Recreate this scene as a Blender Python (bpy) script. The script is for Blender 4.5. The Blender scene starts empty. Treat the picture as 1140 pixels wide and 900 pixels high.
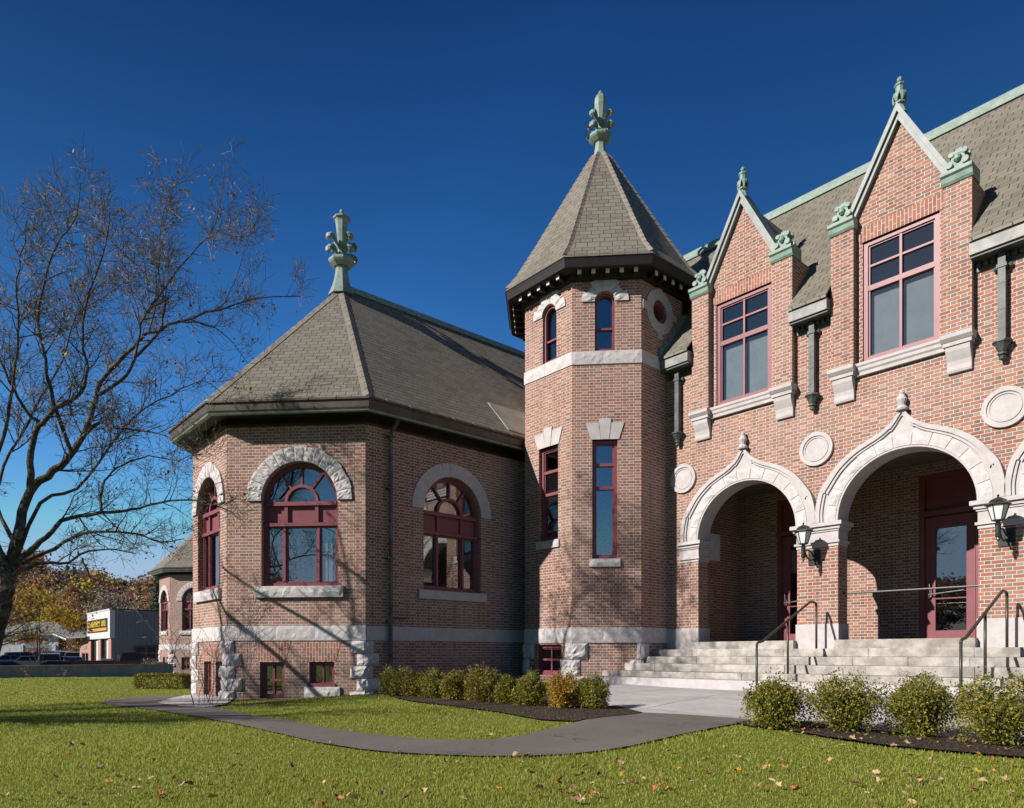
import bpy, bmesh, math, random
import numpy as np
from mathutils import Vector, Matrix
from mathutils.geometry import tessellate_polygon

random.seed(7); RNG = np.random.default_rng(11)
SC = bpy.context.scene; COL = SC.collection
R_ = math.radians

# ------------------------------------------------------------------ camera
CX, SX = .6452, .7640                     # view direction = (-SX, CX), right = (CX, SX)
EYE = 1.0
cam = bpy.data.cameras.new('camera'); camo = bpy.data.objects.new('camera', cam); COL.objects.link(camo)
camo.location = (0, 0, EYE); camo.rotation_euler = (R_(90), 0, math.atan2(SX, CX))
cam.sensor_width = 36; cam.lens = 36 * 785.2 / 1140
cam.shift_x = 25 / 1140; cam.shift_y = 279 / 1140
cam.clip_start = .1; cam.clip_end = 6000
SC.camera = camo

# ------------------------------------------------------------------ world and sun
LX, LY, LZ = .28, 1.0, -1.0385 * math.tan(R_(30.0))   # the way the light travels
w = bpy.data.worlds.new('World'); SC.world = w; w.use_nodes = True
nt = w.node_tree; bg = nt.nodes['Background']
sky = nt.nodes.new('ShaderNodeTexSky'); sky.sky_type = 'NISHITA'; sky.sun_disc = False
sky.sun_elevation = R_(30); sky.sun_rotation = math.atan2(-LX, -LY)
sky.altitude = 300; sky.air_density = 1.0; sky.dust_density = .2; sky.ozone_density = 3.0
# a polarised, contrasty autumn sky: own gamma per channel, darker overhead and away from the sun
def wm(op, x, y=None):
    o = nt.nodes.new('ShaderNodeMath'); o.operation = op
    for q, v in zip(o.inputs, (x, y)):
        if v is None: continue
        if isinstance(v, bpy.types.NodeSocket): nt.links.new(v, q)
        else: q.default_value = v
    return o.outputs[0]
tcw = nt.nodes.new('ShaderNodeTexCoord'); sxw = nt.nodes.new('ShaderNodeSeparateXYZ'); nt.links.new(tcw.outputs['Generated'], sxw.inputs[0])
dtw = nt.nodes.new('ShaderNodeVectorMath'); dtw.operation = 'DOT_PRODUCT'; nt.links.new(tcw.outputs['Generated'], dtw.inputs[0]); dtw.inputs[1].default_value = Vector((-LX, -LY, -LZ)).normalized()
fac = wm('MULTIPLY', wm('MAXIMUM', wm('SUBTRACT', 1.42, wm('MULTIPLY', sxw.outputs[2], 1.36)), .22), wm('SUBTRACT', 1.0, wm('MULTIPLY', wm('MAXIMUM', wm('MULTIPLY', dtw.outputs['Value'], -1.0), 0.0), .8)))
fac = wm('MULTIPLY', fac, wm('SUBTRACT', 1.0, wm('MULTIPLY', wm('MAXIMUM', dtw.outputs['Value'], 0.0), .7)))
sp_ = nt.nodes.new('ShaderNodeSeparateColor'); cb_ = nt.nodes.new('ShaderNodeCombineColor'); nt.links.new(sky.outputs[0], sp_.inputs[0])
for i_, (g_, k_, mx_) in enumerate(((1.9, .58, 5.2), (1.35, 1.26, 7.5), (1.0, 2.45, 10.5))):
    nt.links.new(wm('MINIMUM', wm('MULTIPLY', wm('MULTIPLY', wm('POWER', sp_.outputs[i_], g_), k_), fac), mx_), cb_.inputs[i_])
nt.links.new(cb_.outputs[0], bg.inputs[0])
bg.inputs[1].default_value = .05
sl = bpy.data.lights.new('sun', 'SUN'); sl.energy = 5.0; sl.angle = R_(.5); sl.color = (1, .945, .88)
so = bpy.data.objects.new('sun', sl); COL.objects.link(so)
so.rotation_euler = Vector((LX, LY, LZ)).to_track_quat('-Z', 'Y').to_euler()
so.location = (-20, -40, 40)
vs = SC.view_settings; vs.view_transform = 'Standard'; vs.look = 'None'; vs.exposure = 0.45; vs.gamma = 1
vs.use_curve_mapping = False
SC.render.engine = 'CYCLES'
SC.cycles.max_bounces = 6; SC.cycles.diffuse_bounces = 1; SC.cycles.transparent_max_bounces = 12; SC.cycles.use_denoising = True
SC.cycles.caustics_reflective = False; SC.cycles.caustics_refractive = False

# ------------------------------------------------------------------ material helpers
class NT:
    def __init__(s, name):
        s.m = bpy.data.materials.new(name); s.m.use_nodes = True; s.t = s.m.node_tree; s.t.nodes.clear()
        s.out = s.t.nodes.new('ShaderNodeOutputMaterial')
    def n(s, typ, **k):
        o = s.t.nodes.new(typ)
        for a, b in k.items(): setattr(o, a, b)
        return o
    def l(s, a, b): s.t.links.new(a, b)
    def put(s, sock, v):
        if isinstance(v, bpy.types.NodeSocket): s.l(v, sock)
        elif v is not None:
            try: sock.default_value = v
            except TypeError: sock.default_value = (*v, 1)
            except ValueError: sock.default_value = (*v, 1)
    def math(s, op, a, b=None, c=None, clamp=False):
        o = s.n('ShaderNodeMath', operation=op, use_clamp=clamp)
        s.put(o.inputs[0], a)
        if b is not None: s.put(o.inputs[1], b)
        if c is not None: s.put(o.inputs[2], c)
        return o.outputs[0]
    def mix(s, f, a, b, mode='MIX'):
        o = s.n('ShaderNodeMix', data_type='RGBA', blend_type=mode)
        s.put(o.inputs[0], f); s.put(o.inputs[6], a); s.put(o.inputs[7], b)
        return o.outputs[2]
    def ramp(s, f, stops, interp='LINEAR'):
        o = s.n('ShaderNodeValToRGB'); o.color_ramp.interpolation = interp
        e = o.color_ramp.elements
        while len(e) < len(stops): e.new(.5)
        for q, (p, c) in zip(e, stops):
            q.position = p; q.color = (*c, 1) if len(c) == 3 else c
        s.l(f, o.inputs[0]); return o.outputs[0]
    def noise(s, scale, detail=4, rough=.6, vec=None, dim='3D'):
        o = s.n('ShaderNodeTexNoise', noise_dimensions=dim)
        o.inputs['Scale'].default_value = scale; o.inputs['Detail'].default_value = detail
        o.inputs['Roughness'].default_value = rough
        if vec is not None: s.l(vec, o.inputs['Vector'])
        return o.outputs[0]
    def obj(s): return s.n('ShaderNodeTexCoord').outputs['Object']
    def uv(s):
        o = s.n('ShaderNodeSeparateXYZ'); s.l(s.n('ShaderNodeTexCoord').outputs['UV'], o.inputs[0]); return o.outputs[0], o.outputs[1]
    def rnd(s, x, y):
        c = s.n('ShaderNodeCombineXYZ'); s.l(x, c.inputs[0]); s.l(y, c.inputs[1])
        o = s.n('ShaderNodeTexWhiteNoise', noise_dimensions='2D'); s.l(c.outputs[0], o.inputs['Vector']); return o.outputs[0]
    def sstep(s, v, a, b):
        o = s.n('ShaderNodeMapRange', interpolation_type='SMOOTHSTEP'); s.l(v, o.inputs[0])
        o.inputs[1].default_value = a; o.inputs[2].default_value = b; return o.outputs[0]
    def done(s, color, rough=.8, bump=None, dist=.01, strength=1, metallic=0, spec=.4, **kw):
        p = s.n('ShaderNodeBsdfPrincipled'); s.put(p.inputs['Base Color'], color); s.put(p.inputs['Roughness'], rough)
        p.inputs['Metallic'].default_value = metallic; p.inputs['Specular IOR Level'].default_value = spec
        for k, v in kw.items(): s.put(p.inputs[k], v)
        if bump is not None:
            b = s.n('ShaderNodeBump'); b.inputs['Distance'].default_value = dist; b.inputs['Strength'].default_value = strength
            s.l(bump, b.inputs['Height']); s.l(b.outputs[0], p.inputs['Normal'])
        s.l(p.outputs[0], s.out.inputs[0]); return s.m

M = {}
def brick(name, vertical=False, header=True, light=1.0):
    n = NT(name); u, v = n.uv()
    if vertical: u, v = v, u
    ch = .0677; P = .3125 if header else .212
    row = n.math('FLOOR', n.math('DIVIDE', v, ch)); fv = n.math('FRACT', n.math('DIVIDE', v, ch))
    odd = n.math('MODULO', n.math('ABSOLUTE', row), 2)
    uu = n.math('ADD', n.math('DIVIDE', u, P), n.math('MULTIPLY', odd, .5))
    cell = n.math('FLOOR', uu); fu = n.math('FRACT', uu)
    k = .68 if header else 2.0
    hd = n.math('GREATER_THAN', fu, k)
    d1 = n.math('MINIMUM', fu, n.math('SUBTRACT', 1, fu))
    if header: d1 = n.math('MINIMUM', d1, n.math('ABSOLUTE', n.math('SUBTRACT', fu, k)))
    du = n.math('MULTIPLY', d1, P)
    dv = n.math('MULTIPLY', n.math('MINIMUM', fv, n.math('SUBTRACT', 1, fv)), ch)
    edge = n.math('MINIMUM', du, dv)
    solid = n.sstep(edge, .0042, .0072)
    rid = n.rnd(n.math('ADD', n.math('MULTIPLY', cell, 2), hd), row)
    rid2 = n.rnd(n.math('ADD', n.math('MULTIPLY', cell, 2), n.math('ADD', hd, .37)), row)
    red = n.ramp(rid, [(0, (.185, .054, .038)), (.35, (.28, .080, .051)), (.7, (.34, .108, .066)), (1, (.26, .094, .070))])
    grey = n.ramp(rid, [(0, (.060, .055, .052)), (.4, (.13, .12, .11)), (.75, (.22, .19, .15)), (1, (.30, .25, .18))])
    col = n.mix(hd, red, grey) if header else red
    dark = n.math('GREATER_THAN', rid2, .955)
    col = n.mix(n.math('MULTIPLY', dark, .55), col, (.07, .05, .045))
    o = n.obj()
    col = n.mix(n.math('MULTIPLY', n.noise(14, 3, .6, o), .35), col, (.40, .26, .19))
    col = n.mix(solid, n.mix(n.noise(5, 3, .5, o), (.47, .415, .36), (.64, .575, .51)), col)
    st = n.sstep(n.noise(.45, 4, .6, o), .35, .75)
    mp = n.n('ShaderNodeMapping'); mp.inputs['Scale'].default_value = (2.6, 2.6, .22); n.l(o, mp.inputs['Vector'])
    run = n.sstep(n.noise(1.0, 4, .65, mp.outputs[0]), .52, .78)
    col = n.mix(n.math('MULTIPLY', run, .34), col, (.085, .065, .055))
    so_ = n.n('ShaderNodeSeparateXYZ'); n.l(o, so_.inputs[0])
    damp = n.math('MULTIPLY', n.sstep(n.math('ADD', so_.outputs[2], n.math('MULTIPLY', n.noise(1.1, 3, .6, o), .9)), 1.5, .35), .45)
    col = n.mix(damp, col, (.075, .062, .05))
    col = n.mix(n.math('MULTIPLY', st, .16), col, (.62, .50, .44))
    hgt = n.math('ADD', solid, n.math('MULTIPLY', n.noise(60, 2, .6, o), .35))
    return n.done(col, .88, hgt, .006, .8, spec=.25)
M['brick'] = brick('flemish bond brick')
M['soldier'] = brick('upright brick', vertical=True, header=False)

def stone(name, a, b, scale=9, bumpd=.01, fine=70):
    n = NT(name); o = n.obj()
    f = n.noise(scale, 6, .65, o); g = n.noise(fine, 3, .7, o); h = n.noise(.8, 4, .6, o)
    c = n.mix(n.sstep(f, .3, .72), a, b)
    c = n.mix(n.math('MULTIPLY', n.sstep(g, .55, .75), .35), c, (.16, .15, .15))
    c = n.mix(n.math('MULTIPLY', n.sstep(h, .5, .75), .22), c, (.30, .27, .24))
    return n.done(c, .85, n.math('ADD', f, n.math('MULTIPLY', g, .4)), bumpd, .8, spec=.3)
M['granite'] = stone('rock faced granite', (.46, .425, .42), (.60, .56, .555), 8, .012)
M['smoothstone'] = stone('dressed stone', (.43, .395, .39), (.52, .48, .475), 5, .004)
M['step'] = stone('step granite', (.22, .20, .175), (.50, .46, .42), 3.2, .006, 55)
M['concrete'] = stone('pale concrete paving', (.37, .35, .35), (.48, .455, .455), 2.2, .003, 90)
def paving():
    n = NT('jointed concrete paving'); o = n.obj(); q = n.n('ShaderNodeSeparateXYZ'); n.l(o, q.inputs[0])
    c = n.mix(n.sstep(n.noise(2.2, 6, .65, o), .3, .72), (.36, .34, .34), (.47, .445, .445))
    c = n.mix(n.math('MULTIPLY', n.sstep(n.noise(.7, 4, .6, o), .5, .75), .35), c, (.27, .25, .235))
    d = None
    for k, (w_, ph) in enumerate(((1.6, .2), (1.6, .5))):
        f = n.math('FRACT', n.math('ADD', n.math('DIVIDE', q.outputs[k], w_), ph + 50)); e = n.math('MULTIPLY', n.math('MINIMUM', f, n.math('SUBTRACT', 1, f)), w_); d = e if d is None else n.math('MINIMUM', d, e)
    jt = n.sstep(d, .006, .014)
    c = n.mix(jt, (.13, .12, .11), c)
    return n.done(c, .85, n.math('ADD', jt, n.math('MULTIPLY', n.noise(90, 3, .7, o), .3)), .004, .8, spec=.3)
M['paving'] = paving()
M['wallconc'] = stone('weathered concrete', (.26, .235, .20), (.40, .36, .31), 3, .006)

def slate():
    n = NT('slate'); u, v = n.uv(); rh, wd = .155, .29
    vv = n.math('DIVIDE', v, rh); row = n.math('FLOOR', vv); fv = n.math('FRACT', vv)
    uu = n.math('ADD', n.math('DIVIDE', u, wd), n.math('ADD', n.math('MULTIPLY', n.math('MODULO', n.math('ABSOLUTE', row), 2), .5), n.math('MULTIPLY', n.rnd(row, n.math('MULTIPLY', row, 0)), .22)))
    cell = n.math('FLOOR', uu); fu = n.math('FRACT', uu); rid = n.rnd(cell, row)
    o = n.obj()
    c = n.ramp(rid, [(0, (.142, .122, .094)), (.4, (.180, .158, .122)), (.75, (.202, .176, .136)), (.92, (.180, .168, .140)), (1, (.215, .188, .146))])
    c = n.mix(n.math('MULTIPLY', n.noise(7, 4, .6, o), .30), c, (.13, .125, .10))
    c = n.mix(n.math('MULTIPLY', n.sstep(n.noise(.5, 4, .6, o), .4, .7), .25), c, (.27, .25, .21))
    gap = n.math('MINIMUM', n.math('MULTIPLY', n.math('MINIMUM', fu, n.math('SUBTRACT', 1, fu)), wd), n.math('MULTIPLY', n.math('MULTIPLY', fv, rh), .6))
    solid = n.sstep(gap, .003, .011)
    c = n.mix(solid, (.055, .05, .045), c)
    h = n.math('ADD', n.math('MULTIPLY', n.math('SUBTRACT', 1, fv), .8), n.math('ADD', n.math('MULTIPLY', solid, .9), n.math('MULTIPLY', rid, .6)))
    return n.done(c, .62, h, .02, .8, spec=.35)
M['slate'] = slate()
def plain(name, a, b=None, scale=6, rough=.6, bump=0, metallic=0, spec=.4, **kw):
    n = NT(name); o = n.obj(); f = n.noise(scale, 5, .65, o)
    c = n.mix(n.sstep(f, .3, .7), a, b or tuple(x * .8 for x in a))
    return n.done(c, rough, f if bump else None, bump or .01, .7, metallic, spec, **kw)
M['hip'] = plain('hip slates', (.23, .20, .165), (.17, .15, .125), 3, .65, .01)
M['verdigris'] = plain('verdigris copper', (.15, .225, .19), (.25, .335, .285), 7, .55, .004)
M['palecopper'] = plain('pale weathered copper', (.15, .215, .18), (.25, .305, .265), 5, .55, .004)
M['lead'] = plain('grey weathered metal coping', (.165, .19, .185), (.25, .27, .255), 4, .5, .004)
M['drain'] = plain('dark patinated copper drain', (.035, .040, .038), (.10, .12, .11), 4, .5, .006)
M['fascia'] = plain('streaked zinc fascia', (.15, .148, .14), (.27, .265, .25), 5, .5, .004)
M['gutter'] = plain('brown weathered gutter', (.045, .034, .026), (.092, .072, .054), 3, .5, .004)
M['frieze'] = plain('dark frieze', (.010, .007, .008), (.018, .012, .013), 6, .6)
M['maroon'] = plain('maroon painted wood', (.195, .054, .066), (.225, .066, .078), 3, .45, .001)
M['dentil'] = plain('pale bracket ends', (.50, .56, .50), (.60, .62, .56), 9, .6)
M['black'] = plain('black painted metal', (.016, .018, .017), (.022, .024, .022), 20, .35)
M['railpaint'] = plain('dark bronze rail', (.040, .038, .030), (.055, .05, .04), 20, .38)
M['steel'] = plain('dull steel bar', (.09, .09, .088), (.14, .14, .135), 20, .4, metallic=.5)
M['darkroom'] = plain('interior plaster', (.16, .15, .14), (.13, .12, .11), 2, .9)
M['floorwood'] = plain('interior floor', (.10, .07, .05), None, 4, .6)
M['blind'] = plain('window blind', (.40, .41, .42), (.34, .35, .36), 2.5, .9)
M['white'] = plain('white paint', (.56, .56, .555), (.50, .50, .495), 4, .6)
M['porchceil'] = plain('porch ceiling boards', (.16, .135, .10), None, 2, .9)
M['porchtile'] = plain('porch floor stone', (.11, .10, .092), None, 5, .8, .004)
def asphalt():
    n = NT('asphalt'); o = n.obj()
    c = n.mix(n.noise(120, 2, .7, o), (.088, .078, .068), (.19, .172, .153))
    c = n.mix(n.math('MULTIPLY', n.sstep(n.noise(1.3, 5, .6, o), .4, .75), .4), c, (.21, .19, .168))
    v = n.n('ShaderNodeTexVoronoi', feature='DISTANCE_TO_EDGE'); v.inputs['Scale'].default_value = .55
    wv = n.n('ShaderNodeVectorMath', operation='ADD'); n.l(o, wv.inputs[0]); nv = n.n('ShaderNodeTexNoise'); nv.inputs['Scale'].default_value = 2.5; n.l(o, nv.inputs['Vector']); n.l(nv.outputs['Color'], wv.inputs[1]); n.l(wv.outputs[0], v.inputs['Vector'])
    ck = n.math('MULTIPLY', n.math('SUBTRACT', 1, n.sstep(v.outputs['Distance'], .004, .012)), n.sstep(n.noise(.5, 2, .5, o), .45, .6))
    c = n.mix(n.math('MULTIPLY', ck, .7), c, (.04, .04, .035))
    return n.done(c, .9, n.noise(150, 2, .7, o), .006, .8, spec=.2)
M['asphalt'] = asphalt()
def gm(name, stops, scale, bd):
    n = NT(name); o = n.obj(); v = n.n('ShaderNodeTexVoronoi'); v.inputs['Scale'].default_value = scale; n.l(o, v.inputs['Vector'])
    sp = n.n('ShaderNodeSeparateColor'); n.l(v.outputs['Color'], sp.inputs[0])
    c = n.ramp(sp.outputs[0], stops)
    return n.done(c, .95, n.math('SUBTRACT', 1, v.outputs['Distance']), bd, 1, spec=.2)
M['mulch'] = gm('bark mulch', [(0, (.022, .016, .012)), (.6, (.060, .042, .030)), (.9, (.10, .072, .05)), (1, (.16, .12, .085))], 42, .03)
M['gravel'] = gm('white gravel', [(0, (.34, .32, .30)), (.5, (.55, .53, .50)), (1, (.72, .70, .66))], 26, .03)
def soil():
    n = NT('turf soil'); o = n.obj()
    c = n.mix(n.noise(60, 3, .7, o), (.10, .13, .026), (.20, .23, .045))
    c = n.mix(n.math('MULTIPLY', n.sstep(n.noise(.25, 4, .6, o), .4, .7), .4), c, (.19, .21, .045))
    return n.done(c, .95, n.noise(90, 2, .7, o), .02, .8, spec=.1)
M['turf'] = soil()
def foliage(name, stops, trans=.35, rough=.5, vary=3.0):
    n = NT(name)
    r = n.n('ShaderNodeNewGeometry').outputs['Random Per Island']
    c = n.ramp(r, stops)
    c = n.mix(n.math('MULTIPLY', n.noise(vary, 3, .6, n.obj()), .35), c, stops[0][1])
    p = n.n('ShaderNodeBsdfPrincipled'); n.l(c, p.inputs['Base Color']); p.inputs['Roughness'].default_value = rough; p.inputs['Specular IOR Level'].default_value = .3
    t = n.n('ShaderNodeBsdfTranslucent'); n.l(c, t.inputs['Color'])
    x = n.n('ShaderNodeMixShader'); x.inputs[0].default_value = trans
    n.l(p.outputs[0], x.inputs[1]); n.l(t.outputs[0], x.inputs[2]); n.l(x.outputs[0], n.out.inputs[0])
    return n.m
M['blade'] = foliage('grass blades', [(0, (.19, .248, .028)), (.45, (.345, .382, .050)), (.8, (.46, .44, .085)), (1, (.58, .50, .20))], .5, .5, .35)
M['box'] = foliage('boxwood leaves', [(0, (.085, .10, .014)), (.5, (.20, .205, .025)), (.8, (.33, .29, .032)), (1, (.46, .29, .035))], .3, .45)
M['boxorange'] = foliage('bronzed boxwood leaves', [(0, (.20, .13, .016)), (.5, (.42, .23, .025)), (.8, (.58, .29, .035)), (1, (.32, .29, .04))], .3, .45)
M['boxmid'] = foliage('half bronzed boxwood leaves', [(0, (.10, .095, .014)), (.5, (.23, .20, .024)), (.8, (.42, .26, .03)), (1, (.22, .23, .03))], .3, .45)
M['oldleaf'] = foliage('dry gold leaves', [(0, (0.092, 0.085, 0.029)), (0.5, (0.232, 0.169, 0.043)), (0.8, (0.4, 0.218, 0.05)), (1, (0.288, 0.106, 0.05))], .35, .6)
M['goldleaf'] = foliage('gold maple leaves', [(0, (.20, .11, .012)), (.5, (.46, .25, .02)), (.8, (.55, .33, .03)), (1, (.40, .15, .02))], .45, .6)
M['w_orange'] = foliage('rust autumn crowns', [(0, (0.1949, 0.1108, 0.0664)), (0.5, (0.3586, 0.1904, 0.1016)), (1, (0.506, 0.2765, 0.1358))], .25, .8)
M['w_red'] = foliage('russet autumn crowns', [(0, (0.1676, 0.0896, 0.0681)), (0.5, (0.2771, 0.1394, 0.098)), (1, (0.3795, 0.2035, 0.127))], .25, .8)
M['w_yellow'] = foliage('yellow autumn crowns', [(0, (0.2507, 0.1989, 0.0351)), (0.5, (0.4922, 0.3542, 0.0471)), (1, (0.6647, 0.4922, 0.0696))], .3, .8)
M['w_grey'] = foliage('bare grey crowns', [(0, (0.1817, 0.1515, 0.1212)), (0.5, (0.2925, 0.2422, 0.1918)), (1, (0.3932, 0.3227, 0.2522))], .15, .9)
M['w_green'] = foliage('dark evergreen crowns', [(0, (0.0364, 0.0697, 0.0447)), (0.5, (0.0614, 0.1154, 0.0655)), (1, (0.0988, 0.1716, 0.0863))], .15, .8)
def bark():
    n = NT('bark'); o = n.obj(); f = n.noise(14, 5, .7, o)
    c = n.mix(n.sstep(f, .35, .7), (.042, .035, .028), (.15, .125, .10))
    c = n.mix(n.math('MULTIPLY', n.sstep(n.noise(4, 3, .6, o), .55, .7), .5), c, (.17, .17, .13))
    return n.done(c, .9, f, .03, 1, spec=.2)
M['bark'] = bark()
M['twig'] = plain('twig bark', (.13, .105, .082), (.27, .23, .185), 5, .8)
M['leaf_tan'] = plain('tan fallen leaf', (.48, .33, .18), (.34, .20, .09), 30, .7)
M['leaf_pale'] = plain('pale fallen leaf', (.52, .38, .21), (.40, .26, .13), 30, .7)
M['leaf_rust'] = plain('rust fallen leaf', (.30, .10, .03), (.40, .16, .05), 30, .7)
M['leaf_brown'] = plain('brown fallen leaf', (.15, .07, .035), (.22, .11, .06), 30, .7)
M['leaf_gold'] = plain('gold fallen leaf', (.55, .30, .04), (.42, .20, .03), 30, .7)
def glass(name, tint=(.86, .89, .89), gl=1.0, wav=.0016):
    n = NT(name)
    fr = n.n('ShaderNodeFresnel')      # a thin pane: the same reflection from either face
    bf = n.n('ShaderNodeNewGeometry').outputs['Backfacing']; n.l(n.math('ADD', 1.75, n.math('MULTIPLY', bf, 1 / 1.75 - 1.75)), fr.inputs['IOR'])
    b = n.n('ShaderNodeBump'); b.inputs['Distance'].default_value = wav; b.inputs['Strength'].default_value = .6
    n.l(n.noise(.9, 0, .4, n.obj()), b.inputs['Height'])
    g = n.n('ShaderNodeBsdfGlossy'); g.inputs['Roughness'].default_value = .008; g.inputs['Color'].default_value = (.95, .97, 1, 1)
    n.l(b.outputs[0], g.inputs['Normal'])
    t = n.n('ShaderNodeBsdfTransparent'); t.inputs['Color'].default_value = (*tint, 1)
    x = n.n('ShaderNodeMixShader'); n.l(n.math('MULTIPLY', n.math('ADD', fr.outputs[0], .05), gl, clamp=True), x.inputs[0])
    n.l(t.outputs[0], x.inputs[1]); n.l(g.outputs[0], x.inputs[2]); n.l(x.outputs[0], n.out.inputs[0])
    return n.m
M['glass'] = glass('window glass', gl=1.3)
M['lampglass'] = plain('frosted lantern glass', (.72, .72, .70), (.66, .66, .64), 8, .35)
M['carglass'] = plain('dark car glass', (.012, .015, .018), None, 4, .08, spec=.35)
M['tyre'] = plain('black rubber', (.02, .02, .02), None, 10, .8)
M['chrome'] = plain('bright metal', (.55, .55, .56), None, 6, .2, metallic=1)
M['redlens'] = plain('red tail lens', (.45, .02, .02), None, 6, .2)
M['signred'] = plain('sign red', (.62, .03, .02), None, 6, .5)
M['signdull'] = plain('dull red lettering', (.33, .09, .07), None, 6, .5)
M['signyellow'] = plain('sign yellow', (.75, .52, .03), None, 6, .5)
M['signorange'] = plain('sign orange stripe', (.75, .33, .03), None, 6, .5)
M['signblack'] = plain('sign dark ground', (.025, .025, .03), None, 6, .4)
M['greyroof'] = plain('grey shingle roof', (.15, .16, .165), (.19, .20, .20), 2, .9, .02)
M['offwhite'] = plain('off white facing', (.50, .51, .50), (.45, .46, .45), 2, .7)
M['canopygreen'] = plain('pale green glazing band', (.24, .28, .26), None, 2, .5)
M['tanbrick'] = plain('pale red brick facing', (.36, .17, .12), (.42, .22, .165), 40, .9)
M['darkbrick'] = plain('dark red brick facing', (.12, .05, .045), (.15, .065, .05), 40, .9)
def corr():
    n = NT('grey corrugated cladding'); u, v = n.uv()
    f = n.math('PINGPONG', u, .15)
    c = n.mix(n.math('MULTIPLY', n.noise(2, 3, .5, n.obj()), .5), (.19, .215, .225), (.155, .175, .185))
    return n.done(c, .55, n.sstep(f, .03, .06), .05, 1)
M['corr'] = corr()

# ------------------------------------------------------------------ mesh builder
class Fr:
    """wall frame: s runs left to right seen from outside, z up, n outward"""
    def __init__(f, ox, oy, tx, ty):
        l = math.hypot(tx, ty); f.o = (ox, oy); f.t = (tx / l, ty / l); f.nn = (ty / l, -tx / l)
    def p(f, s, z, n=0.0):
        return Vector((f.o[0] + f.t[0] * s + f.nn[0] * n, f.o[1] + f.t[1] * s + f.nn[1] * n, z))
    def shift(f, s): return Fr(f.o[0] + f.t[0] * s, f.o[1] + f.t[1] * s, *f.t)
WORLDF = Fr(0, 0, 1, 0)          # s = X, n = -Y

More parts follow.
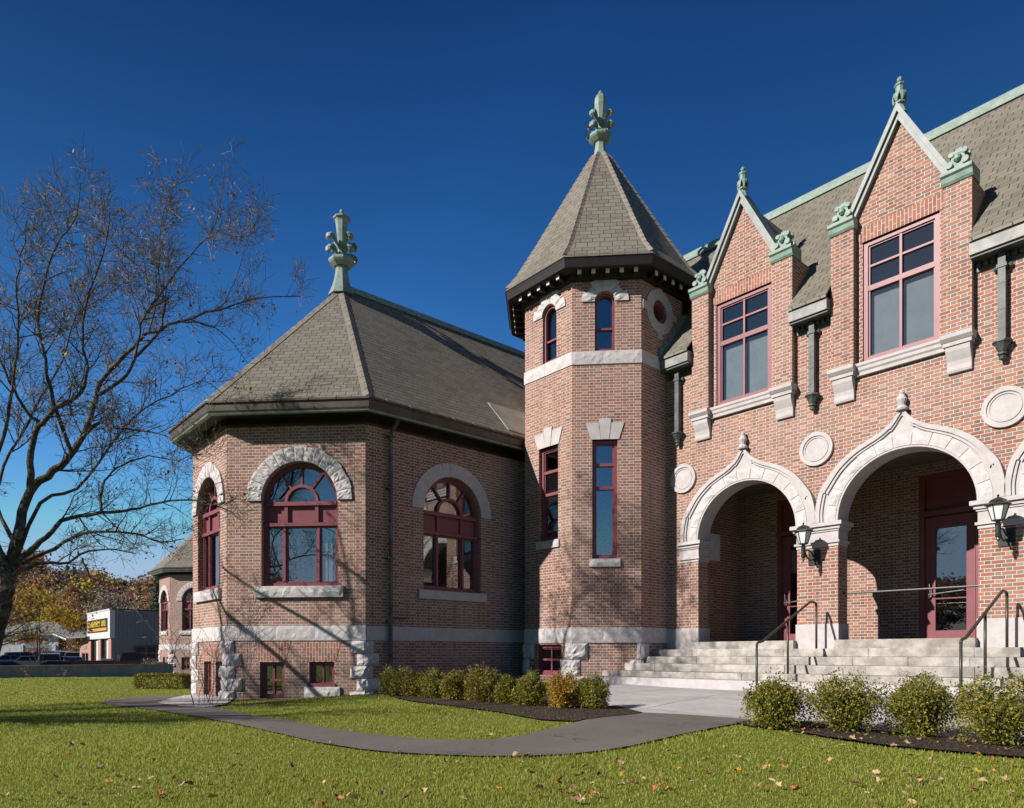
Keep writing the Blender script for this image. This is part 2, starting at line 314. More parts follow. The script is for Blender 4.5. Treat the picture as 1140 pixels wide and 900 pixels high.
class MB:
    k = 1.0
    def __init__(s): s.v = []; s.f = []; s.mi = []; s.cur = 0
    def add(s, vs, fs):
        b = len(s.v); s.v += [tuple(x) for x in vs]
        for f in fs: s.f.append(tuple(b + i for i in f)); s.mi.append(s.cur)
    def box(s, fr, s0, s1, z0, z1, n0, n1):
        p = [fr.p(a, c, b) for c in (z0, z1) for b in (n0, n1) for a in (s0, s1)]
        s.add(p, [(0, 1, 3, 2), (4, 6, 7, 5), (0, 4, 5, 1), (2, 3, 7, 6), (0, 2, 6, 4), (1, 5, 7, 3)])
    def bb(s, x0, x1, y0, y1, z0, z1): s.box(WORLDF, x0, x1, z0, z1, -y1, -y0)
    def prism(s, fr, outer, n0, n1, holes=()):
        loops = [list(outer)] + [list(h) for h in holes]
        flat = [q for l in loops for q in l]; k = len(flat)
        tri = tessellate_polygon([[Vector((a, b, 0)) for a, b in l] for l in loops])
        vs = [fr.p(a, b, n1) for a, b in flat] + [fr.p(a, b, n0) for a, b in flat]
        fs = [tuple(t) for t in tri] + [tuple(k + i for i in reversed(t)) for t in tri]
        o = 0
        for l in loops:
            m = len(l)
            for i in range(m):
                a, b = o + i, o + (i + 1) % m; fs.append((a, b, k + b, k + a))
            o += m
        s.add(vs, fs)
    def extr(s, pts, direction):
        """closed planar loop of 3-D points pushed along a vector"""
        d = Vector(direction); k = len(pts); P = [Vector(p) for p in pts]
        s.add(P + [p + d for p in P], [tuple(range(k)), tuple(range(2 * k - 1, k - 1, -1))] + [(i, (i + 1) % k, k + (i + 1) % k, k + i) for i in range(k)])
    def loft(s, rings, cap=True, closed=True):
        n = len(rings[0]); vs = [p for r in rings for p in r]; fs = []
        for i in range(len(rings) - 1):
            for j in range(n if closed else n - 1):
                a = i * n + j; b = i * n + (j + 1) % n; fs.append((a, b, b + n, a + n))
        if cap: fs += [tuple(range(n - 1, -1, -1)), tuple(range((len(rings) - 1) * n, len(rings) * n))]
        s.add(vs, fs)
    def lathe(s, c, prof, n=16, ph=0.0):
        rings = [[(c[0] + r * math.cos(ph + 2 * math.pi * j / n), c[1] + r * math.sin(ph + 2 * math.pi * j / n), c[2] + z) for j in range(n)] for r, z in prof]
        s.loft(rings)
    def tube(s, pts, rad, n=6, cap=True):
        pts = [Vector(p) for p in pts]; rings = []; up = None
        for i, p in enumerate(pts):
            d = (pts[min(i + 1, len(pts) - 1)] - pts[max(i - 1, 0)])
            if d.length < 1e-9: d = Vector((0, 0, 1))
            d.normalize()
            if up is None: up = d.orthogonal().normalized()
            up = (up - d * up.dot(d))
            up = up.normalized() if up.length > 1e-6 else d.orthogonal().normalized()
            q = d.cross(up); r = rad[i] if hasattr(rad, '__len__') else rad
            rings.append([p + (up * math.cos(2 * math.pi * j / n) + q * math.sin(2 * math.pi * j / n)) * r for j in range(n)])
        s.loft(rings, cap)
    def rough(s, fr, s0, s1, z0, z1, n0, n1, amp, cell=.09, inset=.012):
        """a rock-faced block: flat back, broken front"""
        a = max(2, int((s1 - s0) / cell)); b = max(2, int((z1 - z0) / cell)); g = []
        for j in range(b + 1):
            for i in range(a + 1):
                e = i in (0, a) or j in (0, b)
                q = n1 - inset if e else n1 + random.uniform(-amp, amp) * .6 + amp * .6
                js = 0 if e else random.uniform(-.25, .25) * (s1 - s0) / a
                jz = 0 if e else random.uniform(-.25, .25) * (z1 - z0) / b
                g.append(fr.p(s0 + (s1 - s0) * i / a + js, z0 + (z1 - z0) * j / b + jz, q))
        W = a + 1; fs = [(j * W + i, j * W + i + 1, (j + 1) * W + i + 1, (j + 1) * W + i) for j in range(b) for i in range(a)]
        rim = [i for i in range(a + 1)] + [j * W + a for j in range(1, b + 1)] + [b * W + i for i in range(a - 1, -1, -1)] + [j * W for j in range(b - 1, 0, -1)]
        k = len(g)
        for i in rim:
            j, ii = divmod(i, W); g.append(fr.p(s0 + (s1 - s0) * ii / a, z0 + (z1 - z0) * j / b, n0))
        m = len(rim)
        for q in range(m): fs.append((rim[(q + 1) % m], rim[q], k + q, k + (q + 1) % m))
        s.add(g, fs)
    def wedge(s, fr, c, a0, a1, r0, r1, n0, n1, amp=0, na=3, nr=3):
        """voussoir between two angles of an arch"""
        g = []
        for j in range(nr + 1):
            for i in range(na + 1):
                e = i in (0, na) or j in (0, nr)
                a = a0 + (a1 - a0) * i / na; r = r0 + (r1 - r0) * j / nr
                g.append(fr.p(c[0] + r * math.cos(a), c[1] + r * math.sin(a), n1 + (0 if e else random.uniform(0, amp))))
        W = na + 1; fs = [(j * W + i, j * W + i + 1, (j + 1) * W + i + 1, (j + 1) * W + i) for j in range(nr) for i in range(na)]
        rim = [i for i in range(W)] + [j * W + na for j in range(1, nr + 1)] + [nr * W + i for i in range(na - 1, -1, -1)] + [j * W for j in range(nr - 1, 0, -1)]
        k = len(g)
        for i in rim:
            j, ii = divmod(i, W); a = a0 + (a1 - a0) * ii / na; r = r0 + (r1 - r0) * j / nr
            g.append(fr.p(c[0] + r * math.cos(a), c[1] + r * math.sin(a), n0))
        m = len(rim)
        for q in range(m): fs.append((rim[(q + 1) % m], rim[q], k + q, k + (q + 1) % m))
        s.add(g, fs)
    def build(s, name, mats, parent=None, origin=(0, 0, 0), smooth=False, fix=True, uv=True):
        me = bpy.data.meshes.new(name); o3 = origin; q = MB.k
        if q != 1.0: s.v = [(a * q, b * q, EYE + (c - EYE) * q) for a, b, c in s.v]
        me.from_pydata([(a - o3[0], b - o3[1], c - o3[2]) for a, b, c in s.v], [], s.f)
        if not isinstance(mats, (list, tuple)): mats = [mats]
        for m in mats: me.materials.append(m)
        if len(mats) > 1: me.polygons.foreach_set('material_index', s.mi)
        if fix:
            bm = bmesh.new(); bm.from_mesh(me); bmesh.ops.recalc_face_normals(bm, faces=bm.faces); bm.to_mesh(me); bm.free()
        if uv: box_uv(me)
        if smooth: me.polygons.foreach_set('use_smooth', [True] * len(me.polygons))
        me.update()
        ob = bpy.data.objects.new(name, me); COL.objects.link(ob)
        if parent is not None: ob.parent = parent
        return ob

def box_uv(me):
    L = me.uv_layers.new(name='UVMap').data
    buf = np.zeros(len(me.loops) * 2, np.float32); co = [v.co for v in me.vertices]
    for p in me.polygons:
        n = p.normal
        if abs(n.z) > .985: t = Vector((1, 0, 0)); b = Vector((0, 1, 0))
        else:
            t = Vector((-n.y, n.x, 0)).normalized(); b = n.cross(t)
        for li in p.loop_indices:
            q = co[me.loops[li].vertex_index]; buf[2 * li] = q.dot(t); buf[2 * li + 1] = q.dot(b)
    L.foreach_set('uv', buf)

def tag(o, label=None, cat=None, group=None, kind=None):
    if label: o['label'] = label
    if cat: o['category'] = cat
    if group: o['group'] = group
    if kind: o['kind'] = kind
    return o
def thing(name, loc, label, cat, group=None, rz=0):
    o = bpy.data.objects.new(name, None); COL.objects.link(o); o.location = loc; o.rotation_euler = (0, 0, rz)
    o.empty_display_size = .2
    return tag(o, label, cat, group)
def kids(o): return [c for c in bpy.data.objects if c.parent == o]
def dup(o, parent=None):
    c = o.copy(); COL.objects.link(c)
    if parent is not None: c.parent = parent
    for k in kids(o): dup(k, c)
    return c
def cw(R, F): return (CX * R - SX * F, SX * R + CX * F)          # right / forward metres from the viewpoint to world
def rf(X, Y): return (CX * X + SX * Y, -SX * X + CX * Y)

# ------------------------------------------------------------------ terrain
CTRL = np.array([(0, 0, 0), (-5, 5, 0), (5, 4, 0), (0, 7, 0), (-6, 9, -.02), (7, 6, .03), (-9.5, 13.5, -.02), (-7.5, 17, -.06), (-5, 15.7, -.03),
    (-3.3, 15.6, .05), (-2.5, 14.6, .16), (0, 12.7, .16), (1.6, 11, .15), (2.2, 10, .13), (3.4, 8.4, .08), (5.3, 7.4, .05), (3, 12, .24), (2.5, 14, .31),
    (4, 12.5, .31), (6, 10.8, .31), (2, 16, .34), (9, 9, .31), (12, 7, .3), (-12, 20, -.02), (-15, 27, 0), (-13, 33, -.1), (-21, 27, 0), (-8, 21, -.04),
    (-20, 44, -.34), (-5, 45, -.3), (-2, 12, .08), (-4, 12, 0), (0, 9, .03), (10, 30, .3), (30, 30, .3), (-30, 10, 0), (0, -20, 0), (40, 0, .1)])
def ground(R, F):
    R = np.asarray(R, float); F = np.asarray(F, float)
    d2 = (R[..., None] - CTRL[:, 0]) ** 2 + (F[..., None] - CTRL[:, 1]) ** 2 + .35
    wgt = d2 ** -1.8
    return (wgt * CTRL[:, 2]).sum(-1) / wgt.sum(-1)
WA, WB = (-27.0, 21.6), (-16.6, 37.0)          # retaining wall line (R, F)
def g3(R, F, dz=0.0):
    x, y = cw(R, F); return (x, y, float(ground(R, F)) + dz)

t = np.linspace(-5.9, 5.9, 300); ax = 8 * np.sinh(t)
RR, FF = np.meshgrid(ax, ax + 8)
Z = ground(RR, FF)
wd = np.array(WB) - np.array(WA); wl = np.linalg.norm(wd); WNRM = np.array([-wd[1], wd[0]]) / wl
side = (RR - WA[0]) * WNRM[0] + (FF - WA[1]) * WNRM[1]
park = -.92 + .011 * np.clip(FF - 42, 0, 80)
Z = np.where((side > 1.2) & (RR < -2), park, Z)
far = np.hypot(RR, FF) > 140
Z = np.where(far, -.4, Z)
mb = MB(); n_ = len(t)
mb.v = [(CX * r - SX * f, SX * r + CX * f, z) for r, f, z in zip(RR.ravel(), FF.ravel(), Z.ravel())]
mb.f = [(j * n_ + i, j * n_ + i + 1, (j + 1) * n_ + i + 1, (j + 1) * n_ + i) for j in range(n_ - 1) for i in range(n_ - 1)]
tag(mb.build('lawn', M['turf'], uv=False, fix=False, smooth=True), kind='structure')

def drape(name, rfpoly, mat, dz, kind='structure', step=.4, zf=None):
    bm = bmesh.new(); vs = [bm.verts.new((r, f, 0)) for r, f in rfpoly]; bm.faces.new(vs)
    bmesh.ops.triangulate(bm, faces=bm.faces[:])
    a = np.array(rfpoly)
    for k, ex in ((0, (1, 0, 0)), (1, (0, 1, 0))):
        q = a[:, k].min() + step
        while q < a[:, k].max():
            co = (q, 0, 0) if k == 0 else (0, q, 0)
            bmesh.ops.bisect_plane(bm, geom=bm.verts[:] + bm.edges[:] + bm.faces[:], plane_co=co, plane_no=ex); q += step
    for v in bm.verts:
        r, f = v.co.x, v.co.y; x, y = cw(r, f); v.co = (x, y, (zf(r, f) if zf else float(ground(r, f))) + dz)
    for f in bm.faces:
        f.normal_update()
        if f.normal.z < 0: f.normal_flip()
    me = bpy.data.meshes.new(name); bm.to_mesh(me); bm.free(); me.materials.append(mat)
    o = bpy.data.objects.new(name, me); COL.objects.link(o); return tag(o, kind=kind)
def img(x, y):
    """where the sight line through a spot of the photograph meets the ground"""
    z = 0.0
    for _ in range(12):
        d = (EYE - z) * 785.2 / (y - 729); r = (x - 545) / 785.2 * d; z = float(ground(r, d))
    return (r, d)
PATH = [img(*p) for p in [(205, 776), (238, 788), (268, 795), (300, 801), (335, 807), (370, 813), (405, 818), (440, 822), (475, 825), (510, 826), (545, 825.5), (580, 821), (610, 814), (640, 806), (670, 800), (697, 797), (716, 795),
        (760, 797), (836, 803), (826, 806), (800, 811), (770, 817), (740, 824), (705, 832), (670, 838), (630, 842), (580, 844), (530, 844), (480, 842), (440, 840), (400, 836), (350, 828), (300, 816), (260, 807), (220, 799), (180, 793), (140, 788), (112, 784), (118, 781), (140, 778), (170, 775.5)]]
drape('path', PATH, M['asphalt'], .022)
BED1 = [img(*p) for p in [(404, 772), (440, 778), (480, 785), (520, 790), (560, 795), (600, 800), (640, 805), (668, 801), (697, 798), (716, 795.5), (690, 789), (676, 780), (672, 772), (640, 772), (600, 770), (560, 768), (500, 766), (440, 765)]]
PLAZA = [img(*p) for p in [(716, 795), (690, 788), (676, 780), (668, 766)]] + [rf(-11.3, 13.3), rf(-10, 13.3), rf(3, 13.3), rf(3.5, 8.2), rf(-.5, 5.6)] + [img(*p) for p in [(1180, 834), (1100, 826), (1000, 817), (900, 809), (836, 804), (760, 797)]]
drape('plaza', PLAZA, M['paving'], .018)
drape('mulch_bed', BED1, M['mulch'], .03)
BED2 = [img(*p) for p in [(818, 806.5), (850, 803), (900, 804), (1000, 806), (1100, 812), (1200, 820), (1260, 868), (1180, 850), (1100, 843), (1040, 838), (980, 832), (920, 823), (870, 814), (835, 811)]]
drape('planting_bed', BED2, M['mulch'], .032)
GRAV = [img(*p) for p in [(174, 784), (190, 779), (203, 776), (240, 772), (262, 777), (250, 786), (228, 789), (200, 788)]]
drape('gravel_patch', GRAV, M['gravel'], .03)

# ------------------------------------------------------------------ the brick building
BASE = (-10.0, 14.6, 0.0)
BLD = thing('brick_building', BASE, 'large red brick building with octagonal turret, arched entrance porch, stone trim and slate roofs', 'building')
def part(mb_, name, mat, parent=None, smooth=False, fix=True):
    return mb_.build(name, mat, parent or BLD, BASE, smooth, fix)

def arch_pts(cx, zs, r, k=28, a0=0.0, a1=math.pi):
    return [(cx + r * math.cos(a0 + (a1 - a0) * i / k), zs + r * math.sin(a0 + (a1 - a0) * i / k)) for i in range(k + 1)]
def arch_hole(cx, hw, z0, zs, k=28): return [(cx - hw, z0), (cx + hw, z0)] + arch_pts(cx, zs, hw, k)
def rect(s0, s1, z0, z1): return [(s0, z0), (s1, z0), (s1, z1), (s0, z1)]
def inset(h, cx, hw, z0, zs, d): return arch_hole(cx, hw - d, z0 + d, zs)

def big_arch_window(fr, cx, hw, z0, zs, root, origin, rough, sill, mats):
    """lunette over a panelled transom over three lights"""
    m = MB(); d0, d1 = -.24, -.13
    m.prism(fr, arch_hole(cx, hw, z0, zs), d0, d1, [arch_hole(cx, hw - .07, z0 + .08, zs)])
    m.prism(fr, arch_hole(cx, hw - .07, z0 + .08, zs), d0 + .02, d1 - .035, [arch_hole(cx, hw - .10, z0 + .11, zs)])
    i = hw - .07
    m.box(fr, cx - i, cx + i, zs - .09, zs + .0, d0, d1 + .035)              # bar under the lunette
    m.box(fr, cx - hw + .02, cx + hw - .02, zs - .56, zs - .485, d0, d1 + .04)          # transom
    m.box(fr, cx - i, cx + i, zs - .485, zs - .09, d0, d1 - .05)              # panel
    for s in (-.36, .36): m.box(fr, cx + s * hw / .89 - .04, cx + s * hw / .89 + .04, zs - .485, zs - .09, d1 - .05, d1 + .005)
    for s in (-.40, .40): m.box(fr, cx + s * hw / .89 - .028, cx + s * hw / .89 + .028, z0 + .13, zs - .56, d0, d1)
    for a, b in ((-i, -.43 * hw / .89), (-.365 * hw / .89, .365 * hw / .89), (.43 * hw / .89, i)):     # sash edges
        m.prism(fr, rect(cx + a, cx + b, z0 + .09, zs - .56), d0 + .02, d1 - .03, [rect(cx + a + .025, cx + b - .025, z0 + .12, zs - .59)])
    ri = .40 * hw / .89
    m.prism(fr, arch_pts(cx, zs, ri) + arch_pts(cx, zs, ri - .07)[::-1], d0 + .02, d1)
    for a in (52, 90, 128):
        a = R_(a); c, s = math.cos(a), math.sin(a); q = .02
        m.prism(fr, [(cx + ri * c * .97 - s * q, zs + ri * s * .97 + c * q), (cx + ri * c * .97 + s * q, zs + ri * s * .97 - c * q), (cx + i * c + s * q, zs + i * s - c * q), (cx + i * c - s * q, zs + i * s + c * q)], d0 + .02, d1 - .02)
    wn = m.build('window', mats['maroon'], root, origin)
    g = MB(); g.prism(fr, arch_hole(cx, i - .005, z0 + .1, zs), d0 + .03, d0 + .034); g.build('glass', M['glass'], wn, origin)
    a = MB(); r1 = hw + .335; k = 15
    for j in range(k):
        q0, q1 = math.pi * j / k, math.pi * (j + 1) / k; ex = random.uniform(-.012, .02) if rough else 0
        g_ = .006
        a.wedge(fr, (cx, zs), q0 + g_, q1 - g_, hw + .0, r1 + ex, -.14, (.04 + random.uniform(0, .012)) if rough else .018, .022 if rough else 0, 5, 6)
    if True:
        a.prism(fr, arch_pts(cx, zs, r1 - .02) + arch_pts(cx, zs, hw + .004)[::-1], -.12, .012)
    a.build('arch_surround', M['granite'] if rough else M['smoothstone'], wn, origin)
    b = MB()
    if rough: b.rough(fr, cx - sill, cx + sill, z0 - .26, z0 - .005, -.2, .09, .02)
    else: b.box(fr, cx - sill, cx + sill, z0 - .22, z0 - .005, -.2, .06)
    b.build('sill', M['granite'] if rough else M['smoothstone'], wn, origin)
    return wn

def rect_window(fr, s0, s1, z0, z1, root, origin, bars=(), vbars=(), fw=.07, d1=-.12, sill=None, blind=None, hbarw=.05):
    m = MB(); d0 = d1 - .1
    m.prism(fr, rect(s0, s1, z0, z1), d0, d1, [rect(s0 + fw, s1 - fw, z0 + fw, z1 - fw)])
    m.prism(fr, rect(s0 + fw, s1 - fw, z0 + fw, z1 - fw), d0 + .02, d1 - .03, [rect(s0 + fw + .03, s1 - fw - .03, z0 + fw + .03, z1 - fw - .03)])
    for b in bars: m.box(fr, s0 + fw, s1 - fw, b - hbarw / 2, b + hbarw / 2, d0 + .01, d1 - .01)
    for b in vbars: m.box(fr, b - .022, b + .022, z0 + fw, z1 - fw, d0 + .015, d1 - .015)
    wn = m.build('window', M['maroon'], root, origin)
    g = MB(); g.box(fr, s0 + fw - .005, s1 - fw + .005, z0 + fw - .005, z1 - fw + .005, d0 + .03, d0 + .034); g.build('glass', M['glass'], wn, origin)
    if blind: 
        g = MB(); g.box(fr, s0 + fw, s1 - fw, z0 + fw, blind, d0 - .05, d0 - .045); g.build('blind', M['blind'], wn, origin)
    if sill:
        b = MB(); b.rough(fr, s0 - sill[0], s1 + sill[0], z0 - sill[1], z0 - .004, -.2, .06, .012); b.build('sill', M['granite'], wn, origin)
    return wn

def quoins(m, frs, z0, z1, n=4, base=.30):
    """rock-faced corner stones seen on the two faces that meet at a corner; frs = [(frame, s of corner, direction)]"""
    h = (z1 - z0) / n
    for j in range(n):
        wide = .16 if j % 2 else 0
        for k, (fr, s, d) in enumerate(frs):
            wdt = base + (wide if k == 0 else .16 - wide) + random.uniform(-.02, .02)
            a, b = (s, s + d * wdt); a -= d * .035; a, b = min(a, b), max(a, b)
            m.rough(fr, a, b, z0 + j * h + .006, z0 + (j + 1) * h - .006, -.1, .034 + random.uniform(0, .018), .034, .06, .024)

def eave_profile(m, poly, prof, close):
    """sweep a (offset, z) profile round a plan polygon of wall corners; offsets are mitred"""
    k = len(poly); rings = []
    for i in range(k):
        p = Vector(poly[i])
        e0 = (Vector(poly[i]) - Vector(poly[i - 1])) if (close or i > 0) else None
        e1 = (Vector(poly[(i + 1) % k]) - p) if (close or i < k - 1) else None
        n0 = Vector((e0.y, -e0.x)).normalized() if e0 else None; n1 = Vector((e1.y, -e1.x)).normalized() if e1 else None
        if n0 is None: mm = n1
        elif n1 is None: mm = n0
        else: mm = (n0 + n1); mm = mm / (mm.length_squared / 2)
        rings.append([(p.x + mm.x * o, p.y + mm.y * o, z) for o, z in prof])
    if close: rings.append(rings[0])
    m.loft(rings, cap=not close, closed=True)

def fleur(m, c, s, kind='bud'):
    """copper finial: flared foot, collar, curled leaves, tapering bud or flared shaft; s = overall height"""
    x, y, z = c; q = s; ph = math.pi / 8
    m.lathe(c, [(.165 * q, -.07 * q), (.125 * q, .03 * q), (.092 * q, .13 * q), (.076 * q, .23 * q), (.074 * q, .27 * q), (.084 * q, .275 * q), (.084 * q, .295 * q)], 8, ph)
    m.lathe(c, [(.10 * q, .285 * q), (.145 * q, .325 * q), (.158 * q, .345 * q), (.158 * q, .375 * q), (.12 * q, .385 * q), (.075 * q, .39 * q)], 8, ph)
    m.lathe(c, [(.055 * q, .38 * q), (.048 * q, .46 * q), (.05 * q, .50 * q), (.04 * q, .52 * q)], 8, ph)
    if kind == 'bud':
        m.lathe(c, [(.045 * q, .50 * q), (.060 * q, .62 * q), (.085 * q, .80 * q), (.085 * q, .87 * q), (.06 * q, .925 * q), (.025 * q, .945 * q)], 8, ph)
        m.lathe(c, [(.005 * q, .935 * q), (.022 * q, .95 * q), (.028 * q, .97 * q), (.014 * q, .995 * q), (.002 * q, 1.0 * q)], 8, ph)
    else:
        m.lathe(c, [(.042 * q, .50 * q), (.055 * q, .65 * q), (.075 * q, .83 * q), (.085 * q, .86 * q), (.105 * q, .875 * q), (.105 * q, .893 * q), (.05 * q, .91 * q), (.018 * q, .925 * q)], 8, ph)
        m.lathe(c, [(.012 * q, .915 * q), (.014 * q, .94 * q), (.028 * q, .965 * q), (.02 * q, .99 * q), (.002 * q, 1.0 * q)], 8, ph)
    for k in range(8):
        low = k % 2; a = R_(5 + 90 * (k // 2))
        pth = [(.045, .42), (.075, .475), (.115, .50), (.155, .49), (.178, .455), (.175, .42), (.155, .405)] if low else [(.040, .50), (.066, .575), (.10, .63), (.14, .645), (.170, .62), (.175, .58), (.155, .555)]
        wid = (.020, .026, .036, .046, .050, .042, .024); ca, sa = math.cos(a), math.sin(a); rings = []
        pth = [(.04 + (rr - .04) * 1.22, zz) for rr, zz in pth]
        for i, (rr, zz) in enumerate(pth):
            r0, z0 = pth[max(i - 1, 0)]; r1, z1 = pth[min(i + 1, 6)]; l = math.hypot(r1 - r0, z1 - z0); tr, tz = (r1 - r0) / l, (z1 - z0) / l
            nr, nz = -tz, tr; wv = wid[i]; ring = []
            for e, o_ in ((-1, -.010), (-.6, .006), (0, .014), (.6, .006), (1, -.010), (.6, -.012), (0, -.004), (-.6, -.012)):
                r2 = (rr + nr * o_) * q; ring.append((x + ca * r2 - sa * wv * q * e, y + sa * r2 + ca * wv * q * e, z + (zz + nz * o_) * q))
            rings.append(ring)
        m.loft(rings)

# --- the half-octagon pavilion wing (built twice: once on the building, once for its far twin)
PV = [(-20.9, 8.12), (-18.6, 5.82), (-16.25, 5.82), (-13.95, 8.12)]
def pavilion(root, origin, dx, dy, ylen, detail=True):
    V = [(a + dx, b + dy) for a, b in PV]
    S = [V[0][0] * 1, V[0][1] + ylen]; plan = [(V[0][0], V[0][1] + ylen)] + V + [(V[3][0], V[3][1] + ylen)]
    B = lambda mm, nm, mt, par=None, sm=False, fix=True: mm.build(nm, mt, par or root, origin, sm, fix)
    fL = Fr(*V[1], 1, 0); fF = Fr(*V[2], 1, 1); fR = Fr(*V[3], 0, 1); fH = Fr(*V[0], 1, -1); fB = Fr(V[0][0], V[0][1] + ylen, 0, -1)
    LL, LF = 2.35, 3.2527
    WT = 6.46
    wallm = MB(); T = .32
    cF, cL, cR, hw, z0, zs = LF - 1.53, 1.16, 2.48, .89, 2.56, 4.50
    # openings
    bF = [rect(LF - 2.46, LF - 1.89, 0.0, .83), rect(LF - 1.30, LF - .72, .29, .84)]
    bL = [rect(.83, 1.36, .02, .84), rect(1.66, 2.2, .02, .84)]
    wallm.prism(fF, rect(0, LF, -.8, WT), -T, 0, [arch_hole(cF, hw, z0, zs)] + bF)
    wallm.prism(fL, rect(0, LL, -.8, WT), -T, 0, [arch_hole(cL, .78, z0, zs)] + bL)
    wallm.prism(fR, rect(0, ylen, -.8, WT), -T, 0, [arch_hole(cR, hw, z0, zs)])
    wallm.prism(fH, rect(0, LF, -.8, WT), -T, 0); wallm.prism(fB, rect(0, ylen, -.8, WT), -T, 0)
    B(wallm, 'wall', M['brick'])
    # rooms behind the glass
    r = MB(); x0, x1 = V[0][0] + .34, V[3][0] - .34; y0, y1 = V[1][1] + .34, V[0][1] + ylen - .1
    hexa = lambda z: [(V[1][0] + .1, y0, z), (V[2][0] - .1, y0, z), (x1, V[3][1] + .1, z), (x1, y1, z), (x0, y1, z), (x0, V[0][1] + .1, z)]
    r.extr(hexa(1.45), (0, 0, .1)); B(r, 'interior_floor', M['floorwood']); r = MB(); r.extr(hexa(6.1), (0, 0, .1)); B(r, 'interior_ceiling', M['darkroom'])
    if detail:
        r = MB(); r.bb(x0 + 1.2, x1 - 1.2, V[0][1] + 2.4, V[0][1] + 2.5, 1.56, 6.1); B(r, 'interior_wall', M['darkroom'])
    if detail:
        r = MB(); a = fF.p(cF + .05, 0, -1.15)
        r.lathe((a.x, a.y, 1.55), [(.13, 0), (.13, 1.55), (.09, 1.6), (.09, 1.62)], 12); r.lathe((a.x, a.y, 3.2), [(.08, 0), (.1, .12), (.1, .55), (.05, .62), (.02, .8)], 12)
        B(r, 'interior_column', M['white'])
        r = MB()
        for s in (-.62, .62):
            for k in range(5): r.box(fF, cF + s + k * .06 - .14, cF + s + k * .06 - .09, 1.9, 3.95, -.42 - .02 * (k % 2), -.40 - .02 * (k % 2))
        r.box(fF, cF - .78, cF + .78, 3.94, 4.0, -.46, -.38)
        B(r, 'curtain', M['blind'])
    big_arch_window(fF, cF, hw, z0, zs, root, origin, True, 1.03, M)
    big_arch_window(fL, cL, .78, z0, zs, root, origin, True, .88, M)
    big_arch_window(fR, cR, hw, z0, zs, root, origin, False, 1.05, M)
    # basement windows with upright brick heads
    for fr, (a, b, c, d), mid in ((fF, (LF - 2.46, LF - 1.89, 0.0, .83), .42), (fF, (LF - 1.30, LF - .72, .29, .84), None), (fL, (.83, 1.36, .02, .84), .42), (fL, (1.66, 2.2, .02, .84), .42)):
        wnd = rect_window(fr, a, b, c, d, root, origin, [mid] if mid else [], [(a + b) / 2], .065, -.10)
        h = MB(); h.prism(fr, [(a - .03, d), (b + .03, d), (b + .16, 1.30), (a - .16, 1.30)], -.08, .006); h.build('lintel', M['soldier'], wnd, origin)
        if mid is None:
            h = MB(); h.box(fr, a - .03, b + .03, c - .02, c + .06, -.1, .03); h.build('sill_board', M['maroon'], wnd, origin)
            h = MB(); h.rough(fr, a - .1, b + .14, c - .27, c - .02, -.1, .06, .02); h.build('sill', M['granite'], wnd, origin)
    # stone band
    e = .03 * math.tan(R_(22.5))
    m = MB(); brk = [0, 1.2, 1.9, LF]
    for fr, L in ((fL, LL), (fF, LF), (fH, LF)):
        cuts = [-e] + [L * q for q in (.36, .64)] + [L + e]
        for a, b in zip(cuts, cuts[1:]): m.rough(fr, a + .003, b - .003, 1.32, 1.655, -.1, .03, .008, .08, .004)
    B(m, 'stone_band', M['granite'])
    for f_ in (fR, fB):
        m = MB(); m.box(f_, .012, ylen, 1.325, 1.65, -.1, .028); B(m, 'stone_band', M['smoothstone'])
    m = MB()
    quoins(m, [(fL, LL, -1), (fF, 0, 1)], -.4, 1.318, 6, .20); B(m, 'quoin', M['granite'])
    m = MB(); quoins(m, [(fF, LF, -1), (fR, 0, 1)], -.4, 1.318, 6, .19); B(m, 'quoin', M['granite'])
    m = MB(); quoins(m, [(fH, LF, -1), (fL, 0, 1)], -.4, 1.318, 5, .30); B(m, 'quoin', M['granite'])
    # frieze with little dentils, soffit, gutter
    m = MB(); eave_profile(m, plan, [(-.05, 6.20), (.03, 6.20), (.05, 6.235), (.05, 6.40), (-.05, 6.40)], False)
    for fr, L in ((fL, LL), (fF, LF), (fR, ylen), (fH, LF)):
        for k in range(int(L / .062)): m.box(fr, .02 + k * .062, .052 + k * .062, 6.24, 6.315, .04, .085)
    B(m, 'frieze', M['frieze'])
    m = MB(); eave_profile(m, plan, [(-.05, 6.36), (.44, 6.36), (.44, 6.40), (-.05, 6.44)], False); B(m, 'soffit', M['frieze'])
    m = MB(); eave_profile(m, plan, [(.40, 6.375), (.475, 6.375), (.50, 6.42), (.51, 6.57), (.545, 6.585), (.545, 6.63), (.40, 6.64)], False); g = B(m, 'gutter', M['gutter'])
    m = MB(); eave_profile(m, plan, [(.38, 6.345), (.47, 6.345), (.485, 6.372), (.38, 6.372)], False); m.build('drip_edge', M['verdigris'], g, origin)
    # slate hipped roof
    cxm = (V[0][0] + V[3][0]) / 2; off = .50; tq = math.tan(R_(22.5)) * off
    ev = [(V[0][0] - off, V[0][1] + ylen), (V[0][0] - off, V[0][1] - tq), (V[1][0] - tq, V[1][1] - off), (V[2][0] + tq, V[2][1] - off), (V[3][0] + off, V[3][1] - tq), (V[3][0] + off, V[3][1] + ylen)]
    ap = (cxm, V[1][1] + 3.58, 11.08); rend = (cxm, V[0][1] + ylen, 11.08)
    E = [(a, b, 6.645) for a, b in ev]
    m = MB(); m.add(E + [ap, rend], [(0, 1, 6, 7), (1, 2, 6), (2, 3, 6), (3, 4, 6), (4, 5, 7, 6)])
    m.add([(a, b, c - .06) for a, b, c in E] + [(ap[0], ap[1], ap[2] - .08), (rend[0], rend[1], rend[2] - .08)], [(7, 6, 1, 0), (6, 2, 1), (6, 3, 2), (6, 4, 3), (6, 7, 5, 4)])
